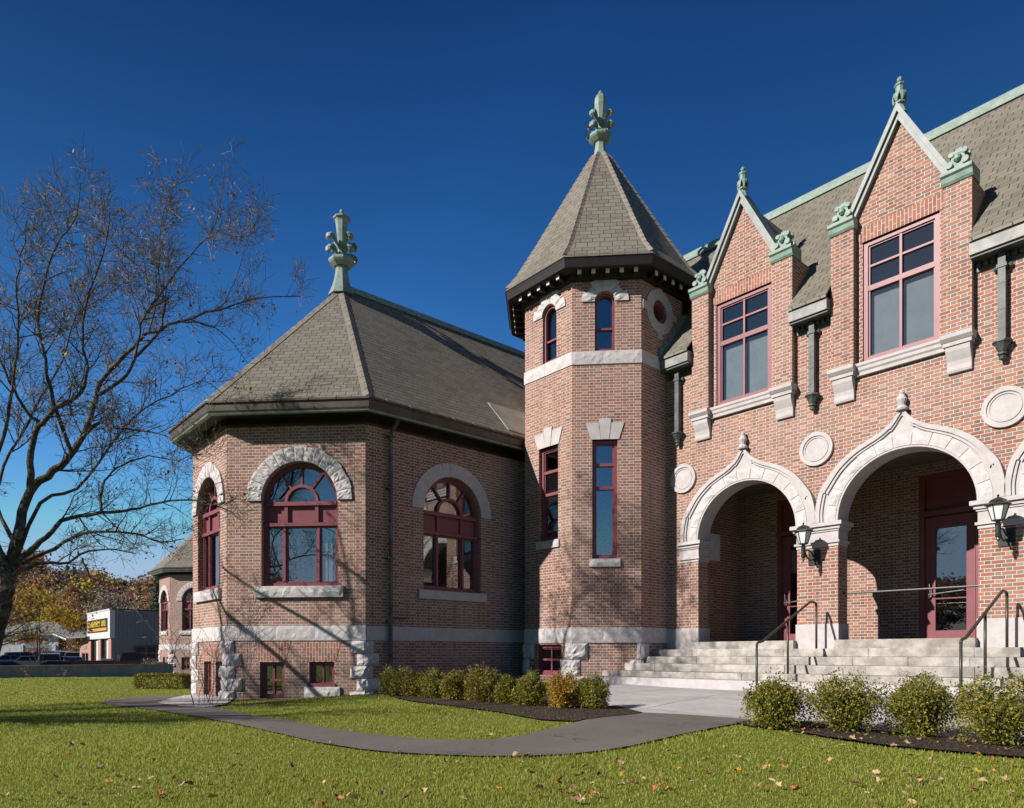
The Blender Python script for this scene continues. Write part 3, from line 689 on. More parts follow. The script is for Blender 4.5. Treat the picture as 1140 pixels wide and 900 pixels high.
    rf_ = B(m, 'roof', M['slate'], fix=False)
    m = MB()
    for p in E[1:5]:
        a, b = Vector(p), Vector(ap); d = (b - a); d2 = Vector((-d.y, d.x, 0)).normalized(); nseg = 22
        for k in range(nseg):
            q0, q1 = a + d * (k / nseg), a + d * ((k + 1.04) / nseg)
            up = Vector((0, 0, .035)); lo = Vector((0, 0, -.045)); wv = .13
            m.add([q0 - d2 * wv + lo, q0 + up + Vector((0, 0, .015)), q0 + d2 * wv + lo, q1 + d2 * wv + lo, q1 + up, q1 - d2 * wv + lo], [(0, 1, 4, 5), (1, 2, 3, 4), (0, 5, 3, 2), (0, 2, 1), (5, 4, 3)])
    m.build('hip_slates', M['hip'], rf_, origin)
    m = MB(); a = Vector(ap); m.loft([[(cxm - .14, yy, 10.98), (cxm - .07, yy, 11.17), (cxm + .07, yy, 11.17), (cxm + .14, yy, 10.98)] for yy in (ap[1] + .05, rend[1])]); m.build('ridge_cap', M['verdigris'], rf_, origin)
    m = MB(); fleur(m, (ap[0], ap[1], 10.98), 2.25, 'shaft'); m.build('finial', M['palecopper'], rf_, origin)
    for fr, L in ((fL, LL), (fF, LF), (fR, ylen)):
        k = .25
        while k < L and detail:
            m = MB(); m.tube([fr.p(k, 6.60, .56), fr.p(k, 6.70, .44)], .012, 4); m.build('gutter_strap', M['lead'], g, origin); k += .62
    return fF, fL, fR
fF, fL, fR = pavilion(BLD, BASE, 0, 0, 10.0)
m = MB(); p = lambda z, n=.1: fR.p(.60, z, n)
m.tube([p(-.3), p(5.95)], .048, 10); m.tube([p(5.95), p(6.1, .14), p(6.3, .42)], .045, 10)
for z in (1.75, 3.2, 4.8, 6.0): m.box(fR, .52, .68, z, z + .03, -.02, .16)
part(m, 'downspout', M['drain'])
m = MB(); m.box(fR, .66, 1.06, 1.83, 1.87, 0, .035); part(m, 'wall_plate', M['black'])
# copper sheet in the valley between pavilion roof and turret
m = MB()
def onroof(y, q, h=.0):   # q 0 at the eave, 1 at the ridge, on the right-hand slope
    return (-13.45 + (-17.425 + 13.45) * q, y, 6.645 + 4.435 * q + h)
m.add([onroof(12.1, .03, .03), onroof(13.6, .03, .03), onroof(13.6, .24, .03), onroof(12.1, .24, .03)] + [onroof(12.1, .03, -.02), onroof(13.6, .03, -.02), onroof(13.6, .24, -.02), onroof(12.1, .24, -.02)],
      [(0, 1, 2, 3), (7, 6, 5, 4), (0, 4, 5, 1), (1, 5, 6, 2), (2, 6, 7, 3), (3, 7, 4, 0)])
part(m, 'valley_flashing', plain('streaked roof copper', (.20, .22, .19), (.34, .33, .25), 1.6, .45, .01))

# --- turret
MB.k = 1.018
TC = (-12.25, 14.15); TS = 1.612; TH = TS * 1.2071
tc = [(TC[0] + TH / math.cos(math.pi / 8) * math.cos(R_(a)), TC[1] + TH / math.cos(math.pi / 8) * math.sin(R_(a))) for a in (-112.5, -67.5, -22.5, 22.5, 67.5, 112.5, 157.5, 202.5)]
tf = [Fr(*tc[i], tc[(i + 1) % 8][0] - tc[i][0], tc[(i + 1) % 8][1] - tc[i][1]) for i in range(8)]
tL, tF, tR = tf[0], tf[1], tf[2]
holes = {0: [arch_hole(.87, .235, 8.14, 9.27), rect(.50, 1.16, 3.78, 6.07), rect(.42, 1.28, .50, 1.24)],
         1: [arch_hole(.77, .235, 8.14, 9.27), rect(.475, 1.065, 3.25, 6.05)],
         2: [[(.70 + .27 * math.cos(-a), 9.22 + .27 * math.sin(-a)) for a in np.linspace(0, 2 * math.pi, 25)[:-1]]]}
m = MB()
for i in range(8): m.prism(tf[i], rect(0, TS, -.3, 9.95), -.3, 0, holes.get(i, []))
part(m, 'turret_wall', M['brick'])
m = MB()
oc = lambda z, h=.3: [(TC[0] + (TH - h) / math.cos(math.pi / 8) * math.cos(R_(a)), TC[1] + (TH - h) / math.cos(math.pi / 8) * math.sin(R_(a)), z) for a in np.arange(-112.5, 247, 45)]
for z in (1.3, 3.0, 6.6, 9.8): m.extr(oc(z), (0, 0, .12))
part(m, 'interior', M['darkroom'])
for z0, z1, nm, rg in ((1.28, 1.64, 'stone_band', .009), (7.82, 8.125, 'stone_band', .008)):
    m = MB(); e = .03 * math.tan(R_(22.5))
    for i in range(8):
        cuts = [-e, TS * .45, TS + e] if i != 2 else [-e, TS + e]
        for a, b in zip(cuts, cuts[1:]): m.rough(tf[i], a + .002, b - .002, z0, z1, -.1, .03, rg if i in (0, 1) else .002, .09, .006)
    part(m, nm, M['granite'])
m = MB(); quoins(m, [(tL, TS, -1), (tF, 0, 1)], .1, 1.278, 3, .20); part(m, 'quoin', M['granite'])
m = MB(); quoins(m, [(tF, TS, -1), (tR, 0, 1)], .1, 1.278, 3, .10); part(m, 'quoin', M['granite'])
m = MB(); quoins(m, [(tf[7], TS, -1), (tL, 0, 1)], .1, 1.278, 3, .16); part(m, 'quoin', M['granite'])
def lancet(fr, cx, hood):
    m = MB(); hw, z0, zs = .235, 8.14, 9.27
    m.prism(fr, arch_hole(cx, hw, z0, zs, 14), -.2, -.06, [arch_hole(cx, hw - .055, z0 + .06, zs, 14)])
    m.box(fr, cx - hw + .05, cx + hw - .05, 8.66, 8.70, -.18, -.09)
    wn = part(m, 'window', M['maroon'])
    g = MB(); g.prism(fr, arch_hole(cx, hw - .05, z0 + .05, zs, 14), -.15, -.146); g.build('glass', M['glass'], wn, BASE)
    a = MB(); k = 7
    for j in range(k):
        q0, q1 = math.pi * j / k, math.pi * (j + 1) / k; ex = (.07 if j % 2 == 0 else -.02) + (.04 if j == 3 else 0)
        a.wedge(fr, (cx, zs + .02), q0 + .004, q1 - .004, hw + .004, hw + .245 + ex, -.1, .03, .03, 3, 3)
    a.prism(fr, arch_pts(cx, zs + .02, hw + .21) + arch_pts(cx, zs + .02, hw + .006)[::-1], -.08, .012)
    a.build('arch_surround', M['granite'], wn, BASE)
lancet(tL, .87, 0); lancet(tF, .77, 0)
# round window on the right face
m = MB(); c = (.70, 9.22); circ = lambda r, k=32: [(c[0] + r * math.cos(a), c[1] + r * math.sin(a)) for a in np.linspace(0, 2 * math.pi, k + 1)[:-1]]
m.prism(tR, circ(.27), -.2, -.04, [circ(.19)]); wn = part(m, 'round_window', M['maroon'])
g = MB(); g.prism(tR, circ(.20), -.16, -.155); g.build('glass', M['glass'], wn, BASE)
a = MB(); a.prism(tR, circ(.52), -.1, .02, [circ(.272)])
for q in range(4):
    th = q * math.pi / 2; a.wedge(tR, c, th - .16, th + .16, .50, .66, -.1, .024, 0)
a.build('round_surround', M['smoothstone'], wn, BASE)
# tall stair windows
for fr, s0, s1, z0, z1, bars in ((tF, .475, 1.065, 3.25, 6.05, (4.93, 5.48)), (tL, .50, 1.16, 3.78, 6.07, (4.93, 5.48))):
    wn = rect_window(fr, s0, s1, z0, z1, BLD, BASE, bars, (), .075, -.09, (.06, .19), None, .07)
    a = MB(); mid = (s0 + s1) / 2
    for q0, q1, t0, t1, zt in ((s0 - .03, mid - .10, s0 - .15, mid - .15, 6.44), (mid - .095, mid + .095, mid - .145, mid + .145, 6.54), (mid + .10, s1 + .03, mid + .15, s1 + .15, 6.44)):
        a.prism(fr, [(q0, z1), (q1, z1), (t1, zt), (t0, zt)], -.1, .028 if zt > 6.5 else .02)
    a.build('lintel', M['smoothstone'], wn, BASE)
rect_window(tL, .42, 1.28, .50, 1.24, BLD, BASE, [.88], [.85], .08, -.08)
# turret eave: soffit, pale brackets, black fascia and the bell-cast slate roof
m = MB(); octo = lambda h, z: [(TC[0] + h / math.cos(math.pi / 8) * math.cos(R_(a)), TC[1] + h / math.cos(math.pi / 8) * math.sin(R_(a)), z) for a in np.arange(-112.5, 247, 45)]
m.loft([octo(1.86, 9.76), octo(2.02, 9.78), octo(2.06, 9.90), octo(2.30, 9.92), octo(2.33, 9.88), octo(2.37, 9.90), octo(2.40, 10.02), octo(2.43, 10.12), octo(2.2, 10.18)]); part(m, 'turret_cornice', M['frieze'])
for i in range(8):
    k0 = tf[i]
    for k in range(5):
        s = TS * (k + .5) / 5
        b = MB(); b.box(k0, s - .04, s + .04, 9.80, 9.90, .02, .30); b.cur = 1; b.box(k0, s - .045, s + .045, 9.795, 9.90, .30, .318)
        part(b, 'eave_bracket', [M['frieze'], M['dentil']])
m = MB(); prof = [(2.44, 10.10), (2.40, 10.17), (2.12, 10.54), (1.60, 11.46), (1.15, 12.29), (.62, 13.26), (.20, 14.02)]
for (h0, z0), (h1, z1) in zip(prof, prof[1:]):
    a, b = octo(h0, z0), octo(h1, z1)
    for i in range(8): m.add([a[i], a[(i + 1) % 8], b[(i + 1) % 8], b[i]], [(0, 1, 2, 3)])
m.add(octo(.2, 14.02), [tuple(range(8))]); m.add(octo(2.44, 10.10), [tuple(range(7, -1, -1))])
trf = part(m, 'turret_roof', M['slate'], fix=False)
m = MB()
for i in range(8):
    for (h0, z0), (h1, z1) in zip(prof[1:], prof[2:]):
        a, b = Vector(octo(h0, z0)[i]), Vector(octo(h1, z1)[i]); d = b - a; d2 = Vector((-d.y, d.x, 0)).normalized(); ns = max(2, int(d.length / .17))
        out = Vector((a.x - TC[0], a.y - TC[1], 0)).normalized()
        for k in range(ns):
            q0, q1 = a + d * (k / ns), a + d * ((k + 1.05) / ns); wv = .085; up = out * .03 + Vector((0, 0, .015)); lo = out * -.045
            m.add([q0 - d2 * wv + lo, q0 + up * 1.5, q0 + d2 * wv + lo, q1 + d2 * wv + lo, q1 + up, q1 - d2 * wv + lo], [(0, 1, 4, 5), (1, 2, 3, 4), (0, 5, 3, 2), (0, 2, 1), (5, 4, 3)])
m.build('hip_slates', M['hip'], trf, BASE)
m = MB(); fleur(m, (TC[0], TC[1], 13.86), 1.92, 'bud'); m.build('finial', M['palecopper'], trf, BASE)

MB.k = 1.0
# --- main block with the porch
FY = 14.6; WF = Fr(0, FY, 1, 0); TW = .42
AC = [-8.40, -5.145, -1.90]; HW = [1.20, 1.21, 1.21]; ZS, FLZ = 3.70, 1.285
DC = [-8.45, -5.21, -1.95, 1.30]
m = MB()
hs = [arch_hole(c, h, FLZ + .0, ZS, 36) for c, h in zip(AC, HW)]
hs += [rect(c - .67, c + .67, 6.76, 9.12) for c in DC]
# the dormer fronts rise from the same wall, so its top steps up at each dormer
top = []
for c in DC: top += [(c - 1.22, 8.0), (c - 1.22, 9.42), (c + 1.22, 9.42), (c + 1.22, 8.0)]
outline = [(-11.0, .2), (3.2, .2), (3.2, 8.0)] + top[::-1] + [(-11.0, 8.0)]
m.prism(WF, outline, -TW, 0, hs); part(m, 'wall', M['brick'])
# reveal-free lower edge: side, back and left walls of the block
m = MB(); m.bb(-15.5, 3.2, 24.6, 25.0, -.3, 8.1); m.bb(-15.5, -15.1, 16.3, 24.6, -.3, 8.1); m.bb(2.8, 3.2, 15.1, 24.6, -.3, 8.1); part(m, 'rear_wall', M['brick'])
# piers' stone bases and imposts
edges = [-10.12] + sum([[c - h, c + h] for c, h in zip(AC, HW)], [])
PIERS = [(-10.12, AC[0] - HW[0])] + [(AC[i] + HW[i], AC[i + 1] - HW[i + 1]) for i in range(2)]
for i, (a, b) in enumerate(PIERS):
    m = MB(); l = .02
    m.bb(a - (l if i else .0), b + l, FY - .03, FY + TW + .03, FLZ - .20, 1.632); part(m, 'pier_base', M['smoothstone'])
    m = MB(); e = .0 if i == 0 else 1
    m.bb(a - .012 * e, b + .012, FY - .015, FY + TW + .01, 3.215, 3.28)
    m.bb(a - .045 * e, b + .045, FY - .05, FY + TW + .03, 3.28, 3.325)
    m.bb(a - .01 * e, b + .01, FY - .012, FY + TW + .01, 3.325, 3.52)
    m.bb(a - .03 * e, b + .03, FY - .035, FY + TW + .02, 3.52, 3.56)
    m.bb(a - .06 * e, b + .06, FY - .065, FY + TW + .03, 3.56, 3.625)
    m.bb(a - .11 * e, b + .11, FY - .115, FY + TW + .05, 3.625, 3.70)
    part(m, 'impost', M['smoothstone'])
# stepped wall base in stone to the left of the first pier
m = MB(); m.bb(-10.95, -10.125, FY - .03, FY + .1, .3, 1.632); part(m, 'wall_base', M['smoothstone'])
# ogee arches
EXT = [(1.625, 3.705), (1.625, 3.95), (1.55, 4.30), (1.42, 4.52), (1.20, 4.80), (.92, 5.02), (.66, 5.15), (.45, 5.24), (.28, 5.34), (.14, 5.47), (.05, 5.60), (0, 5.66)]
def _sp(P, n=4):
    out = []
    for i in range(len(P) - 1):
        p0, p1, p2, p3 = [np.array(P[q]) for q in (max(i - 1, 0), i, i + 1, min(i + 2, len(P) - 1))]
        for j in range(n):
            u = j / n; out.append(tuple(.5 * (2 * p1 + (p2 - p0) * u + (2 * p0 - 5 * p1 + 4 * p2 - p3) * u * u + (3 * p1 - p0 - 3 * p2 + p3) * u ** 3)))
    return out + [P[-1]]
EXT_S = _sp(EXT)
def ext_curve(k=1.0, dz=0.0):
    r = EXT_S; l = [(-a, b) for a, b in r[::-1]][1:]
    return [(a * k, b + dz) for a, b in r + l]
for c, h in zip(AC, HW):
    m = MB(); inner = arch_pts(0, ZS + .004, h - .012, 36)
    m.prism(WF.shift(c), ext_curve() + inner[::-1], -TW - .02, .05)
    an = part(m, 'arch_surround', M['smoothstone'])
    m = MB(); oc_ = ext_curve(); ic = [(a * .945, b - (.075 if b > 4.3 else .0) - (.02 if b > 5.4 else 0)) for a, b in oc_]
    m.prism(WF.shift(c), oc_ + ic[::-1], .05, .115)
    ic2 = [(a * .915, b - (.115 if b > 4.3 else .0) - (.03 if b > 5.4 else 0)) for a, b in oc_]
    m.prism(WF.shift(c), [(a * .998, b - .002) for a, b in ic] + ic2[::-1], .045, .085)
    m.build('hood_mould', M['smoothstone'], an, BASE)
    m = MB()
    for k in range(13):
        a0, a1 = math.pi * k / 13, math.pi * (k + 1) / 13
        m.wedge(WF.shift(c), (0, ZS), a0 + .006, a1 - .006, h + .03, h + .24 + (.02 if 3 < k < 9 else -.01), .03, .062, .035 if k % 2 else .02, 3, 3)
    m.build('voussoir', M['granite'], an, BASE)
    m = MB(); o = WF.shift(c).p(0, 5.60, .09)
    m.lathe((o.x, o.y, o.z), [(.105, 0), (.115, .03), (.09, .06), (.06, .10), (.075, .15), (.095, .20), (.07, .26), (.045, .30), (.055, .335), (.02, .38)], 10)
    m.build('arch_finial', M['smoothstone'], an, BASE)
# round stone plaques between arches
for i, x in enumerate([-10.0, -6.785, -3.54, -.28]):
    m = MB(); zc = 5.25; cc = lambda r: [(r * math.cos(a), zc + r * math.sin(a)) for a in np.linspace(0, 2 * math.pi, 41)[:-1]]
    m.prism(WF.shift(x), cc(.345), -.05, .035); m.prism(WF.shift(x), cc(.345), .035, .06, [cc(.27)]); m.prism(WF.shift(x), cc(.25), .035, .05, [cc(.225)])
    part(m, 'stone_plaque', M['smoothstone'])
# dormer fronts
def cornice_x(m, fr, s0, s1, prof):
    m.loft([[fr.p(s, z, n) for n, z in prof] for s in (s0, s1)])
ZE = 8.2
roofz = lambda y: ZE + 1.175 * (y - 14.22)
for c in DC:
    W = WF.shift(c)
    m = MB()                                        # cheeks and gable
    m.prism(W, [(-1.0, 9.42), (1.0, 9.42), (0, 11.22)], -.30, .0)
    for s in (-1, 1):
        a, b = sorted((s * 1.22, s * .78)); m.box(W, a, b, 6.70, 9.46, .002, .16)
        a, b = sorted((s * 1.22, s * .95)); m.box(W, a, b, 7.9, 9.42, -2.4, -TW)
    dn = part(m, 'dormer', M['brick'])
    m = MB(); m.prism(W, [(-.72, 9.12), (.72, 9.12), (.775, 9.30), (.775, 9.42), (-.775, 9.42), (-.775, 9.30)], -.1, .012); m.build('brick_head', M['soldier'], dn, BASE)
    m = MB()                                        # steep slate roof behind the gable
    yb = [FY + .25, FY + 2.9]
    m.loft([[(c - 1.02, yy, 9.40), (c, yy, 11.24), (c + 1.02, yy, 9.40), (c + 1.02, yy, 9.30), (c, yy, 11.12), (c - 1.02, yy, 9.30)] for yy in yb]); m.build('dormer_roof', M['slate'], dn, BASE)
    m = MB()                                        # sloping coping in grey metal
    for s in (-1, 1):
        o = [(s * .86, 9.46), (s * .98, 9.50), (0, 11.40), (0, 11.13)]
        m.prism(W, o if s > 0 else o[::-1], -.32, .10)
        o = [(s * .92, 9.50), (s * 1.00, 9.51), (0, 11.43), (0, 11.27)]
        m.prism(W, o if s > 0 else o[::-1], -.34, .15)
    m.build('coping', M['lead'], dn, BASE)
    m = MB(); o = W.p(0, 11.26, .0)                  # gable finial with drooping leaves
    m.lathe((o.x, o.y, o.z), [(.13, 0), (.10, .08), (.075, .14), (.075, .17), (.11, .19), (.11, .215), (.06, .23), (.065, .36), (.075, .52), (.095, .54), (.095, .565), (.04, .585), (.028, .61)], 8, .39)
    m.lathe((o.x, o.y, o.z + .60), [(.012, 0), (.045, .035), (.05, .07), (.03, .105), (.004, .12)], 8)
    for k in range(6):
        a = k * math.pi / 3 + .3; ca, sa = math.cos(a), math.sin(a); rg = []
        for i in range(7):
            u = i / 6; rr = .055 + .075 * math.sin(u * 2.1); zz = .42 - .20 * u + .05 * math.sin(u * 3.1); wv = .022 + .035 * math.sin(math.pi * min(1, u * 1.1))
            rg.append([(o.x + ca * (rr - tt) - sa * wv * e, o.y + sa * (rr - tt) + ca * wv * e, o.z + zz) for e, tt in ((-1, .012), (0, 0), (1, .012), (1, .03), (0, .02), (-1, .03))])
        m.loft(rg)
    m.build('finial', M['verdigris'], dn, BASE)
    for s in (-1, 1):
        m = MB(); x = s * 1.0
        cornice_x(m, W, x - .245, x + .245, [(-.20, 9.40), (.18, 9.40), (.21, 9.44), (.23, 9.52), (.27, 9.55), (.27, 9.61), (-.20, 9.64)])
        # scrolled cushion on the cap
        o = W.p(x, 9.62, .04)
        m.lathe((o.x, o.y, o.z), [(.19, 0), (.19, .04), (.15, .07), (.16, .16), (.14, .28), (.155, .31), (.155, .35), (.08, .385), (.07, .42), (.02, .45)], 4, math.pi / 4)
        for sx in (-1, 1):
            for nn in (-1, 1):
                q = W.p(x + sx * .125, 9.74, .04 + nn * .11); m.tube([q + Vector((0, .05, 0)), q - Vector((0, .05, 0))], .058, 10)
                q = W.p(x + sx * .105, 9.93, .04 + nn * .08); m.tube([q + Vector((0, .04, 0)), q - Vector((0, .04, 0))], .045, 10)
        q = W.p(x, 9.83, .17); m.lathe((q.x, q.y, q.z - .07), [(.02, 0), (.06, .04), (.06, .10), (.02, .14)], 10)
        m.build('pier_cap', M['verdigris'], dn, BASE)
        m = MB()                                    # stone corbel carrying the pier
        prof = [(0, 6.06), (.06, 6.06), (.075, 6.10), (.07, 6.18), (.085, 6.26), (.125, 6.34), (.16, 6.42), (.17, 6.50), (.165, 6.52), (.20, 6.525), (.205, 6.58), (.24, 6.63), (.265, 6.64), (.265, 6.705), (0, 6.72)]
        cornice_x(m, W, x - .19, x + .19, prof[:8] + [(.17, 6.515), (0, 6.515)])
        cornice_x(m, W, x - .225, x + .225, [(0, 6.51), (.195, 6.51), (.20, 6.58), (0, 6.58)])
        cornice_x(m, W, x - .25, x + .25, [(0, 6.578), (.21, 6.578), (.265, 6.635), (.27, 6.705), (0, 6.715)])
        m.build('corbel', M['smoothstone'], dn, BASE)
    m = MB(); cornice_x(m, W, -.80, .80, [(0, 6.49), (.075, 6.49), (.08, 6.55), (.11, 6.585), (.115, 6.64), (.14, 6.67), (.14, 6.72), (0, 6.755)]); m.build('sill', M['smoothstone'], dn, BASE)
    wn = rect_window(W, -.67, .67, 6.76, 9.12, BLD, BASE, [8.20], [0], .085, -.035, None, 8.16, .10)
    m = MB(); m.box(W, -.58, .58, 8.615, 8.655, -.115, -.06); m.build('glazing_bar', M['maroon'], wn, BASE)
    m = MB(); m.bb(c - 1.1, c + 1.1, FY + .45, FY + 2.6, 6.5, 6.6); m.bb(c - 1.1, c + 1.1, FY + 2.6, FY + 2.7, 6.5, 9.5); m.bb(c - 1.1, c + 1.1, FY + .45, FY + 2.6, 9.2, 9.3)
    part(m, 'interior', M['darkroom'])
# eaves between dormers: fascia box, dentils
gaps = [(-10.45, DC[0] - 1.225)] + [(DC[i] + 1.225, DC[i + 1] - 1.225) for i in range(3)]
for a, b in gaps:
    m = MB(); m.bb(a, b, FY - .34, FY + .1, 7.93, 8.165); part(m, 'eave_fascia', M['fascia'])
    m = MB(); m.bb(a, b, FY - .03, FY, 7.73, 7.80)
    m.bb(a, b, FY - .30, FY + .05, 7.885, 7.928)
    k = a + .05
    while k < b - .06: m.bb(k, k + .055, FY - .10, FY - .004, 7.79, 7.885); k += .105
    part(m, 'dentil_course', M['drain'])
# copper downspouts ending in bell-shaped heads
for x in (-10.11, -6.83, -3.56, -.30):
    m = MB(); m.bb(x - .055, x + .055, FY - .15, FY - .04, 6.33, 7.88)
    m.bb(x - .075, x + .075, FY - .165, FY - .002, 7.62, 7.68)
    for s in (-1, 1): m.lathe((x + s * .105, FY - .05, 7.60), [(.005, 0), (.04, .03), (.04, .08), (.005, .11)], 8)
    for z in (6.9, 7.35): m.bb(x - .06, x + .06, FY - .155, FY - .002, z, z + .02)
    dn = part(m, 'downspout', M['drain'])
    m = MB(); m.lathe((x, FY - .10, 6.04), [(.008, 0), (.05, .02), (.055, .06), (.04, .085), (.075, .10), (.075, .125), (.05, .13), (.09, .22), (.125, .285), (.15, .30), (.15, .325), (.09, .345)], 8, math.pi / 8)
    m.bb(x - .07, x + .07, FY - .06, FY - .002, 6.14, 6.3); m.build('drain_head', M['drain'], dn, BASE)
# main slate roof and copper ridge
yr = 18.2; zr = roofz(yr); yb = 2 * yr - 14.2
m = MB(); xl, xr = -15.4, 3.5
yn = 15.30
def slab(pts):          # a sheet of roof, 12 cm thick
    k = len(pts); m.add(pts + [(x, y, z - .05) for x, y, z in pts], [tuple(range(k)), tuple(range(2 * k - 1, k - 1, -1))] + [(i, (i + 1) % k, k + (i + 1) % k, k + i) for i in range(k)])
for a, b in [(xl, DC[0] - 1.222)] + [(DC[i] + 1.222, DC[i + 1] - 1.222) for i in range(3)] + [(DC[3] + 1.222, xr)]:
    slab([(a, 14.22, ZE), (b, 14.22, ZE), (b, yn, roofz(yn)), (a, yn, roofz(yn))])
slab([(xl, yn, roofz(yn)), (xr, yn, roofz(yn)), (xr, yr, zr), (xl, yr, zr)]); slab([(xl, yr, zr), (xr, yr, zr), (xr, yb, ZE), (xl, yb, ZE)])
mr = part(m, 'roof', M['slate'])
m = MB(); m.loft([[(x, yr - .20, zr - .17), (x, yr - .16, zr + .02), (x, yr - .05, zr + .06), (x, yr - .03, zr + .14), (x, yr + .03, zr + .14), (x, yr + .16, zr + .02), (x, yr + .2, zr - .17)] for x in (xl, xr)]); m.build('ridge_cap', M['palecopper'], mr, BASE)
m = MB(); m.prism(Fr(xl + .1, 14.3, 0, 1), [(0, 8.0), (yb - 14.4, 8.0), (yr - 14.3, zr - .2)], -.3, 0); m.build('end_gable', M['brick'], mr, BASE)
# stepped lead where the roof meets the turret
m = MB()
for k in range(6):
    q = k / 6; y = 14.25 + q * 1.1; m.bb(-10.50, -10.42, y, y + .2, roofz(y) - .02, roofz(y) + .24)
m.build('step_flashing', M['lead'], mr, BASE)
# porch: floor, back wall, ceiling, ends, doors
BY = 17.19
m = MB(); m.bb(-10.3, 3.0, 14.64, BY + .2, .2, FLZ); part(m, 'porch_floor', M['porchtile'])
m = MB(); dh = [rect(c - .60, c + .60, FLZ + .002, 4.92) for c in AC]
m.prism(Fr(0, BY, 1, 0), rect(-10.4, 3.0, FLZ, 6.2), -.3, 0, dh); part(m, 'porch_wall', M['brick'])
m = MB(); m.bb(-10.4, -10.0, FY + TW, BY, FLZ, 6.2); part(m, 'porch_end_wall', M['brick'])
m = MB(); m.bb(-.62, -.3, FY + TW, BY, FLZ, 6.2); part(m, 'porch_end_wall', M['brick'])  # unseen right end, added this close to keep daylight out of the porch
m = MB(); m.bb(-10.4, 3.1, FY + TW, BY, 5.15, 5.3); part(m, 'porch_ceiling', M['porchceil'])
m = MB(); m.bb(-10.0, -9.62, FY + TW, FY + TW + .55, 3.3, 3.95); part(m, 'springer_stone', M['smoothstone'])
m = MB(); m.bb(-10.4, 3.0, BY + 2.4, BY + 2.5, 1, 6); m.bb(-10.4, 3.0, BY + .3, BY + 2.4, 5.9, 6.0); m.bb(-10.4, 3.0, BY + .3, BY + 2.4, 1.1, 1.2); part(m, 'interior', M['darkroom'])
for c in AC:
    D = Fr(c, BY, 1, 0)
    m = MB()
    m.prism(D, rect(-.60, .60, FLZ + .003, 4.92), -.22, -.02, [rect(-.50, .44, FLZ + .01, 4.00), rect(-.50, .50, 4.14, 4.82)])
    m.box(D, .44, .455, FLZ + .01, 4.0, -.02, -.005); m.box(D, -.62, .62, 4.0, 4.10, -.05, .03)
    m.box(D, -.5, .5, 4.14, 4.82, -.16, -.12)
    df = part(m, 'door_frame', M['maroon'])
    m = MB(); d0, d1 = -.14, -.075
    m.prism(D, rect(-.497, .437, FLZ + .015, 3.985), d0, d1, [rect(-.305, .275, 1.50, 3.735)])
    m.box(D, -.305, .275, 1.50, 1.52, d0, d1); m.box(D, -.305, .275, 2.2, 2.225, d0 + .01, d1 - .015)
    do = part(m, 'door', M['maroon'])
    m = MB(); m.box(D, -.31, .28, 1.5, 3.74, d0 + .02, d0 + .026); m.build('glass', M['glass'], do, BASE)
    m = MB(); hx = -.41
    m.tube([D.p(hx, 2.56, d1), D.p(hx, 2.56, d1 + .07), D.p(hx + .02, 2.50, d1 + .09), D.p(hx + .03, 2.35, d1 + .09), D.p(hx, 2.24, d1 + .07), D.p(hx, 2.24, d1)], .014, 8)
    m.tube([D.p(hx, 2.30, d1 + .085), D.p(.25, 2.36, d1 + .085)], .016, 8); m.build('handle', M['steel'], do, BASE)
for c in AC[:1]:
    m = MB(); m.box(Fr(c, BY, 1, 0), -.74, -.66, 1.75, 1.87, 0, .012); part(m, 'wall_socket', M['lead'])

# ------------------------------------------------------------------ entrance steps
ST = thing('entrance_steps', (-7.0, 14.0, .3), 'wide flight of pale granite steps below the arched porch', 'steps')
org = (-7.0, 14.0, .3)
EDGE = [(14.45, FLZ), (14.07, 1.122), (13.69, .958), (13.31, .795), (12.93, .628), (12.50, .495)]
for k, (y, z) in enumerate(EDGE):
    zn = EDGE[k + 1][1] if k < 5 else .15
    if k == 0:
        for i, c in enumerate(AC):
            m = MB(); m.bb(c - HW[i] + .004, c + HW[i] - .004, y - .02, 14.66, zn - .02, z + .012); m.build('threshold', M['step'], ST, org)
        continue
    m = MB(); x = -10.85 - (.35 if k >= 4 else 0)
    random.seed(40 + k)
    back = EDGE[k - 1][0] + .12
    if k == 5:
        m.bb(-11.2, 3.0, y, back, .05, z); m.build('kerb', M['smoothstone'], ST, org); continue
    while x < 3.0:
        L = random.uniform(.9, 2.3); x1 = min(x + L, 3.05)
        lo, hi = zn - .004, z + random.uniform(-.004, .004); dy = random.uniform(-.008, .008)
        b = .014
        m.loft([[(xx, back, lo), (xx, y + dy + .012, lo), (xx, y + dy, lo + .01), (xx, y + dy, hi - b), (xx, y + dy + b * .4, hi - b * .35), (xx, y + dy + b, hi), (xx, back, hi)] for xx in (x + .004, x1 - .004)])
        x = x1
    m.build('step', M['step'], ST, org)
random.seed(7)

def handrail(X, label):
    t_ = thing('handrail', (X, 12.0, .33), label, 'handrail', 'pipe handrails on the steps'); o = (X, 12.0, .33)
    m = MB(); m.tube([(X, 11.98, 1.16), (X, 11.99, 1.20), (X, 12.04, 1.225), (X, 12.12, 1.235), (X, 12.2, 1.25), (X, 14.0, 2.04), (X, 14.08, 2.065), (X, 14.22, 2.055), (X, 14.29, 2.04), (X, 14.31, 1.98)], .024, 10)
    m.build('rail', M['railpaint'], t_, o, True)
    for y, z0, z1 in ((11.98, .26, 1.17), (13.13, .62, 1.66), (14.31, 1.115, 2.0)):
        m = MB(); m.tube([(X, y, z0), (X, y, z1)], .022, 10); m.build('post', M['railpaint'], t_, o, True)
handrail(-6.66, 'dark pipe handrail climbing the steps to the brick pier with the left lantern')
handrail(-3.45, 'dark pipe handrail climbing the steps to the brick pier with the right lantern')
m = MB(); m.tube([(AC[1] - HW[1] - .0, 14.86, 2.25), (AC[1] + HW[1], 14.86, 2.235)], .018, 8)
